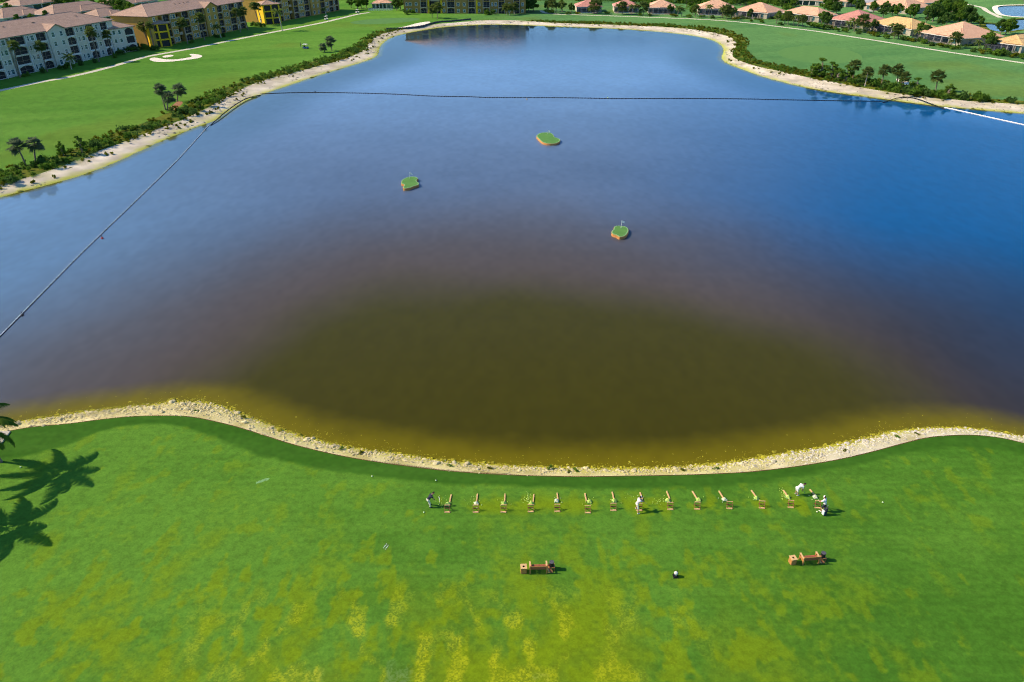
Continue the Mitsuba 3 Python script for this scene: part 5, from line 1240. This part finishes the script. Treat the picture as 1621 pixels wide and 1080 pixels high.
def person(label, x, y, rot, J, shirt, trousers, hat, shorts=False, shoes='mat_white'):
    k = thing('person', label, 'person')
    M = at(x, y, LAND + 0.004, rot)
    hip, chest, neck, head = (np.array(J[q], float) for q in ('hip', 'chest', 'neck', 'head'))
    side = np.array(J.get('side', (0, 1, 0)), float)
    hw, sw = 0.10, 0.19
    body, tr, sh, shoe = [], [], [], []
    body += [[(hip, 0.13), (lerp(hip, chest, 0.5), 0.125), (chest, 0.14), (neck, 0.06), (head, 0.055)]]
    sh += [[(lerp(hip, chest, 0.10), 0.135), (lerp(hip, chest, 0.5), 0.14), (chest, 0.15), (lerp(chest, neck, 0.7), 0.085)], [(chest + side * 0.08, 0.135), (chest - side * 0.08, 0.135)]]
    for s, leg in ((1, 'l'), (-1, 'r')):
        h = hip + side * s * hw; kn, an = np.array(J['knee_' + leg]), np.array(J['foot_' + leg]) + [0, 0, 0.09]
        toe = np.array(J['foot_' + leg]) + np.array(J.get('toe', (0.18, 0, 0))) + [0, 0, 0.04]
        body.append([(h, 0.095), (kn, 0.058), (lerp(kn, an, 0.35), 0.055), (an, 0.038), (toe, 0.035)])
        if shorts: tr.append([(hip, 0.14), (h, 0.11), (lerp(h, kn, 0.85), 0.085)])
        else: tr.append([(hip, 0.14), (h, 0.11), (kn, 0.075), (lerp(kn, an, 0.92), 0.06)])
        shoe.append([(an - [0.03, 0, 0.045], 0.048), (toe, 0.042)])
        shd = chest + side * s * sw + (neck - chest) * 0.35
        el, wr = np.array(J['elbow_' + leg]), np.array(J['hand_' + leg])
        body.append([(chest, 0.09), (shd, 0.062), (el, 0.045), (wr, 0.030)])
        sh.append([(chest, 0.10), (shd, 0.078), (lerp(shd, el, 0.75), 0.066)])
        body += hand(wr, wr - el, np.array([0, 0, 1.0]) if abs((wr - el)[2]) < 0.2 else np.array([1.0, 0, 0.1]))
    up = (head - neck) / np.linalg.norm(head - neck); fw = np.array(J.get('look', (0.6, 0, -0.8)), float); fw /= np.linalg.norm(fw)
    ear = np.cross(up, fw); ear /= np.linalg.norm(ear)
    body += [[(head, 0.085), (head + up * 0.09, 0.093)], [(head + fw * 0.03 - up * 0.02, 0.065), (head + fw * 0.045 - up * 0.055, 0.045)],
             [(head + fw * 0.09 + up * 0.03, 0.012), (head + fw * 0.115 + up * 0.0, 0.017)], [(head + ear * 0.09 + up * 0.02, 0.02), (head + ear * 0.093 + up * 0.05, 0.022)], [(head - ear * 0.09 + up * 0.02, 0.02), (head - ear * 0.093 + up * 0.05, 0.022)]]
    part(k, 'body', ply(capsules(body, 0, 0.035, 4), 'mat_skin', smooth=True), M)
    part(k, 'shirt', ply(capsules(sh, 0.006, 0.05, 5), shirt, smooth=True), M)
    part(k, 'shorts' if shorts else 'trousers', ply(capsules(tr, 0.004, 0.05, 5), trousers, smooth=True), M)
    for q in shoe: part(k, 'shoe', ply(capsules([q], 0.006, 0.04, 3), shoes, smooth=True), M)
    for s in (1, -1): part(k, 'eye', ply(trimesh.creation.icosphere(subdivisions=1, radius=0.014).apply_translation(head + fw * 0.085 + ear * s * 0.033 + up * 0.045), 'mat_dark'), M)
    part(k, 'mouth', ply(capsules([[(head + fw * 0.082 - ear * 0.022 - up * 0.05, 0.008), (head + fw * 0.082 + ear * 0.022 - up * 0.05, 0.008)]], 0, None, 0), 'mat_red'), M)
    part(k, 'hair', ply(capsules([[(head - fw * 0.03 + up * 0.04, 0.088), (head - fw * 0.02 + up * 0.10, 0.090)]], 0.008, 0.04, 3), 'mat_hair', smooth=True), M)
    if hat: part(k, 'cap', ply(capsules([[(head + up * 0.11 - fw * 0.01, 0.092), (head + up * 0.13, 0.085)], [(head + up * 0.10 + fw * 0.08, 0.03), (head + up * 0.09 + fw * 0.17, 0.02)]], 0.008, 0.04, 3), hat, smooth=True), M)
    return k, M

def club(label, p, q, M):
    k = thing('golf_club', label, 'golf club')
    p, q = np.array(p, float), np.array(q, float)
    part(k, 'grip', ply(tube([p, lerp(p, q, 0.25)], 0.016, 6), 'mat_rubber'), M)
    part(k, 'shaft', ply(tube([lerp(p, q, 0.25), q], 0.008, 5), 'mat_steel'), M)
    part(k, 'club_head', ply(bar(q + [0, -0.02, -0.01], q + [0.04, 0.09, -0.01], 0.03, 0.055), 'mat_steel'), M)

PE = [(-7.67,48.16),(11.56,47.5),(27.2,49.67),(28.82,47.5),(28.83,47.06),(-92.09,327.19)]
J = dict(hip=(-0.16, 0, 0.88), chest=(0.12, 0, 1.26), neck=(0.27, 0, 1.42), head=(0.36, 0, 1.50), knee_l=(-0.02, 0.16, 0.48), knee_r=(-0.02, -0.16, 0.48), foot_l=(-0.05, 0.20, 0), foot_r=(-0.05, -0.20, 0),
         elbow_l=(0.30, 0.14, 1.06), elbow_r=(0.30, -0.14, 1.06), hand_l=(0.36, 0.03, 0.84), hand_r=(0.36, -0.03, 0.78))
k, M = person('golfer in dark shirt and pale trousers stooping at the left end of the tee', *PE[0], 18, J, 'mat_shirt_dark', 'mat_trousers_pale', None, shoes='mat_dark')
club('golf club of the dark shirted golfer at the left end', (0.38, 0.0, 0.86), (0.86, -0.05, 0.06), M)
J = dict(hip=(-0.02, 0, 0.92), chest=(0.14, 0.0, 1.34), neck=(0.22, 0, 1.52), head=(0.27, 0.03, 1.60), knee_l=(0.16, 0.22, 0.48), knee_r=(0.03, -0.26, 0.48), foot_l=(0.10, 0.34, 0), foot_r=(-0.02, -0.36, 0),
         elbow_l=(0.44, 0.20, 1.22), elbow_r=(0.44, -0.02, 1.16), hand_l=(0.62, 0.12, 1.04), hand_r=(0.64, 0.08, 1.00))
k, M = person('golfer in pinkish white shirt swinging beside the eighth bag stand', *PE[1], 15, J, 'mat_shirt_pink', 'mat_trousers_pale', 'mat_white', shorts=True)
club('golf club of the pinkish shirted golfer in mid row', (0.63, 0.10, 1.06), (1.12, 0.42, 0.30), M)
J = dict(hip=(-0.12, 0, 0.90), chest=(0.26, 0, 1.14), neck=(0.44, 0, 1.20), head=(0.54, 0, 1.22), knee_l=(-0.03, 0.11, 0.47), knee_r=(-0.03, -0.11, 0.47), foot_l=(-0.06, 0.13, 0), foot_r=(-0.02, -0.13, 0),
         elbow_l=(0.40, 0.18, 0.86), elbow_r=(0.40, -0.18, 0.86), hand_l=(0.46, 0.08, 0.60), hand_r=(0.46, -0.08, 0.58), look=(0.5, 0, -0.9))
k, M = person('golfer in white shirt and white shorts bent double behind the right end of the row', *PE[2], 14, J, 'mat_shirt_white', 'mat_white', None, shorts=True)
club('golf club of the bent golfer in white', (0.48, 0.0, 0.66), (0.84, 0.05, 0.05), M)
J = dict(hip=(-0.06, 0, 0.90), chest=(0.06, 0, 1.34), neck=(0.10, 0, 1.54), head=(0.13, 0, 1.62), knee_l=(0.06, 0.12, 0.48), knee_r=(-0.06, -0.12, 0.48), foot_l=(0.04, 0.16, 0), foot_r=(-0.10, -0.16, 0),
         elbow_l=(0.24, 0.22, 1.16), elbow_r=(0.22, -0.24, 1.12), hand_l=(0.40, 0.12, 1.00), hand_r=(0.40, -0.10, 0.96))
k, M = person('golfer in white shirt and dark shorts standing at the last bag stand', *PE[3], 130, J, 'mat_shirt_white', 'mat_trousers_dark', 'mat_white', shorts=True)
club('golf club of the golfer at the last bag stand', (0.41, 0.0, 1.0), (0.82, 0.0, 0.06), M)
# golf bag on the ground by the last stand
k = thing('golf_bag', 'dark golf bag with a white side panel beside the last golfer', 'golf bag')
M = at(PE[4][0], PE[4][1], LAND + 0.004, 20)
part(k, 'bag', ply(tube([(0, 0, 0.02), (0.02, 0, 0.3), (0.08, 0.02, 0.82)], [0.17, 0.18, 0.16], 14), 'mat_shirt_dark', smooth=40), M)
part(k, 'pocket', ply(box(-0.24, -0.13, -0.12, 0.12, 0.12, 0.58), 'mat_white'), M)
for i in range(5):
    part(k, 'club', ply(tube([(0.06 + 0.03 * i - 0.05, 0.04 * (i % 3) - 0.04, 0.7), (0.10 + 0.035 * i - 0.05, 0.05 * (i % 3) - 0.04, 1.08 + 0.03 * (i % 2))], [0.012, 0.035], 6), 'mat_steel'), M)
J = dict(hip=(0, 0, 0.92), chest=(0.03, 0, 1.34), neck=(0.05, 0, 1.54), head=(0.07, 0, 1.62), knee_l=(0.03, 0.11, 0.48), knee_r=(0.02, -0.11, 0.48), foot_l=(0, 0.13, 0), foot_r=(0, -0.13, 0),
         elbow_l=(0.05, 0.27, 1.14), elbow_r=(0.05, -0.27, 1.14), hand_l=(0.14, 0.26, 0.92), hand_r=(0.14, -0.26, 0.92))
person('far golfer in dark clothes standing left of the golf cart', *PE[5], 0, J, 'mat_shirt_dark', 'mat_trousers_dark', None)

# ------------------------------------------------------------------ golf carts and cars
WHEEL = ply(trimesh.creation.cylinder(0.23, 0.2, sections=16).apply_transform(trimesh.transformations.rotation_matrix(math.pi / 2, [1, 0, 0])), 'mat_rubber', smooth=40)
HUB = ply(trimesh.creation.cylinder(0.10, 0.215, sections=12).apply_transform(trimesh.transformations.rotation_matrix(math.pi / 2, [1, 0, 0])), 'mat_white', smooth=40)
def cart(label, x, y, rot, body='mat_white'):
    k = thing('golf_cart', label, 'golf cart')
    M = at(x, y, LAND, rot)
    prof = Polygon([(-1.15, 0.30), (1.15, 0.28), (1.20, 0.55), (0.95, 0.86), (0.72, 0.90), (0.62, 0.40), (-0.10, 0.38), (-0.12, 0.72), (-1.10, 0.78)]).buffer(0.03)
    e = trimesh.creation.extrude_polygon(prof, 1.10); e.apply_transform(np.array([[1, 0, 0, 0], [0, 0, -1, 0.55], [0, 1, 0, 0], [0, 0, 0, 1.0]]))
    part(k, 'body', ply(e, body), M)
    part(k, 'seat', ply(cat([box(-0.55, -0.05, -0.5, 0.5, 0.76, 0.88), box(-0.68, -0.56, -0.5, 0.5, 0.78, 1.28)]), 'mat_dark'), M)
    part(k, 'roof', ply(to_manifold(trimesh.creation.extrude_polygon(Polygon([(-1.0, -0.6), (0.85, -0.6), (0.85, 0.6), (-1.0, 0.6)]).buffer(0.08), 0.08)).translate((0, 0, 1.82)), 'mat_white'), M)
    for xx, x2 in ((0.80, 0.62), (-0.95, -0.90)):
        for s in (-0.52, 0.52): part(k, 'roof_post', ply(bar((xx, s, 0.75), (x2, s, 1.82), 0.04, 0.04), 'mat_dark'), M)
    part(k, 'steering_wheel', ply(trimesh.creation.torus(0.17, 0.02, 16, 6).apply_translation((0.45, 0.28, 1.02)), 'mat_dark'), M)
    for xx in (-0.80, 0.82):
        for s in (-0.50, 0.50):
            w = part(k, 'wheel', WHEEL, M @ T().translate([xx, s, 0.23])); part(w, 'hub', HUB, M @ T().translate([xx, s, 0.23]))
CT = [(-88.6,321.91),(-103.3,425.13),(-92.42,459.51)]
for (x, y), n, ro in zip(CT, ['golf cart with white roof on the left fairway', 'white golf cart parked on the path before the farthest yellow block', 'white golf cart at the end of the path near the club trees'], (-20, 70, 60)):
    cart(n, x, y, ro, 'mat_blue' if ro < 0 else 'mat_white')
def car(label, x, y, rot, paint):
    k = thing('parked_car', label, 'car')
    M = at(x, y, LAND + 0.012, rot)
    prof = Polygon([(-2.3, 0.35), (2.3, 0.35), (2.35, 0.75), (1.3, 0.98), (0.7, 1.60), (-1.7, 1.66), (-2.25, 1.0)]).buffer(0.04)
    e = trimesh.creation.extrude_polygon(prof, 1.8); e.apply_transform(np.array([[1, 0, 0, 0], [0, 0, -1, 0.9], [0, 1, 0, 0], [0, 0, 0, 1.0]]))
    part(k, 'body', ply(e, paint), M)
    gl = trimesh.creation.extrude_polygon(Polygon([(-1.9, 1.02), (1.1, 1.02), (0.62, 1.52), (-1.65, 1.56)]), 1.84); gl.apply_transform(np.array([[1, 0, 0, 0], [0, 0, -1, 0.92], [0, 1, 0, 0], [0, 0, 0, 1.0]]))
    part(k, 'window', ply(gl, 'mat_screen'), M)
    part(k, 'windscreen', ply(bar((1.30, 0, 1.02), (0.78, 0, 1.60), 1.5, 0.03), 'mat_screen'), M)
    for xx in (-1.45, 1.45):
        for s in (-0.85, 0.85): part(k, 'wheel', WHEEL, M @ T().translate([xx, s, 0.33]) @ T().scale(1.4))
    for s in (-0.6, 0.6): part(k, 'headlight', ply(box(2.33, 2.41, s - 0.2, s + 0.2, 0.62, 0.76), 'mat_trim'), M)
CR = [(232.74,499.53),(228.45,511.62)]
car('teal car parked on the street between the roofs', *CR[0], 80, 'mat_teal')
car('dark blue car in the driveway left of the street', *CR[1], -10, 'mat_shirt_dark')
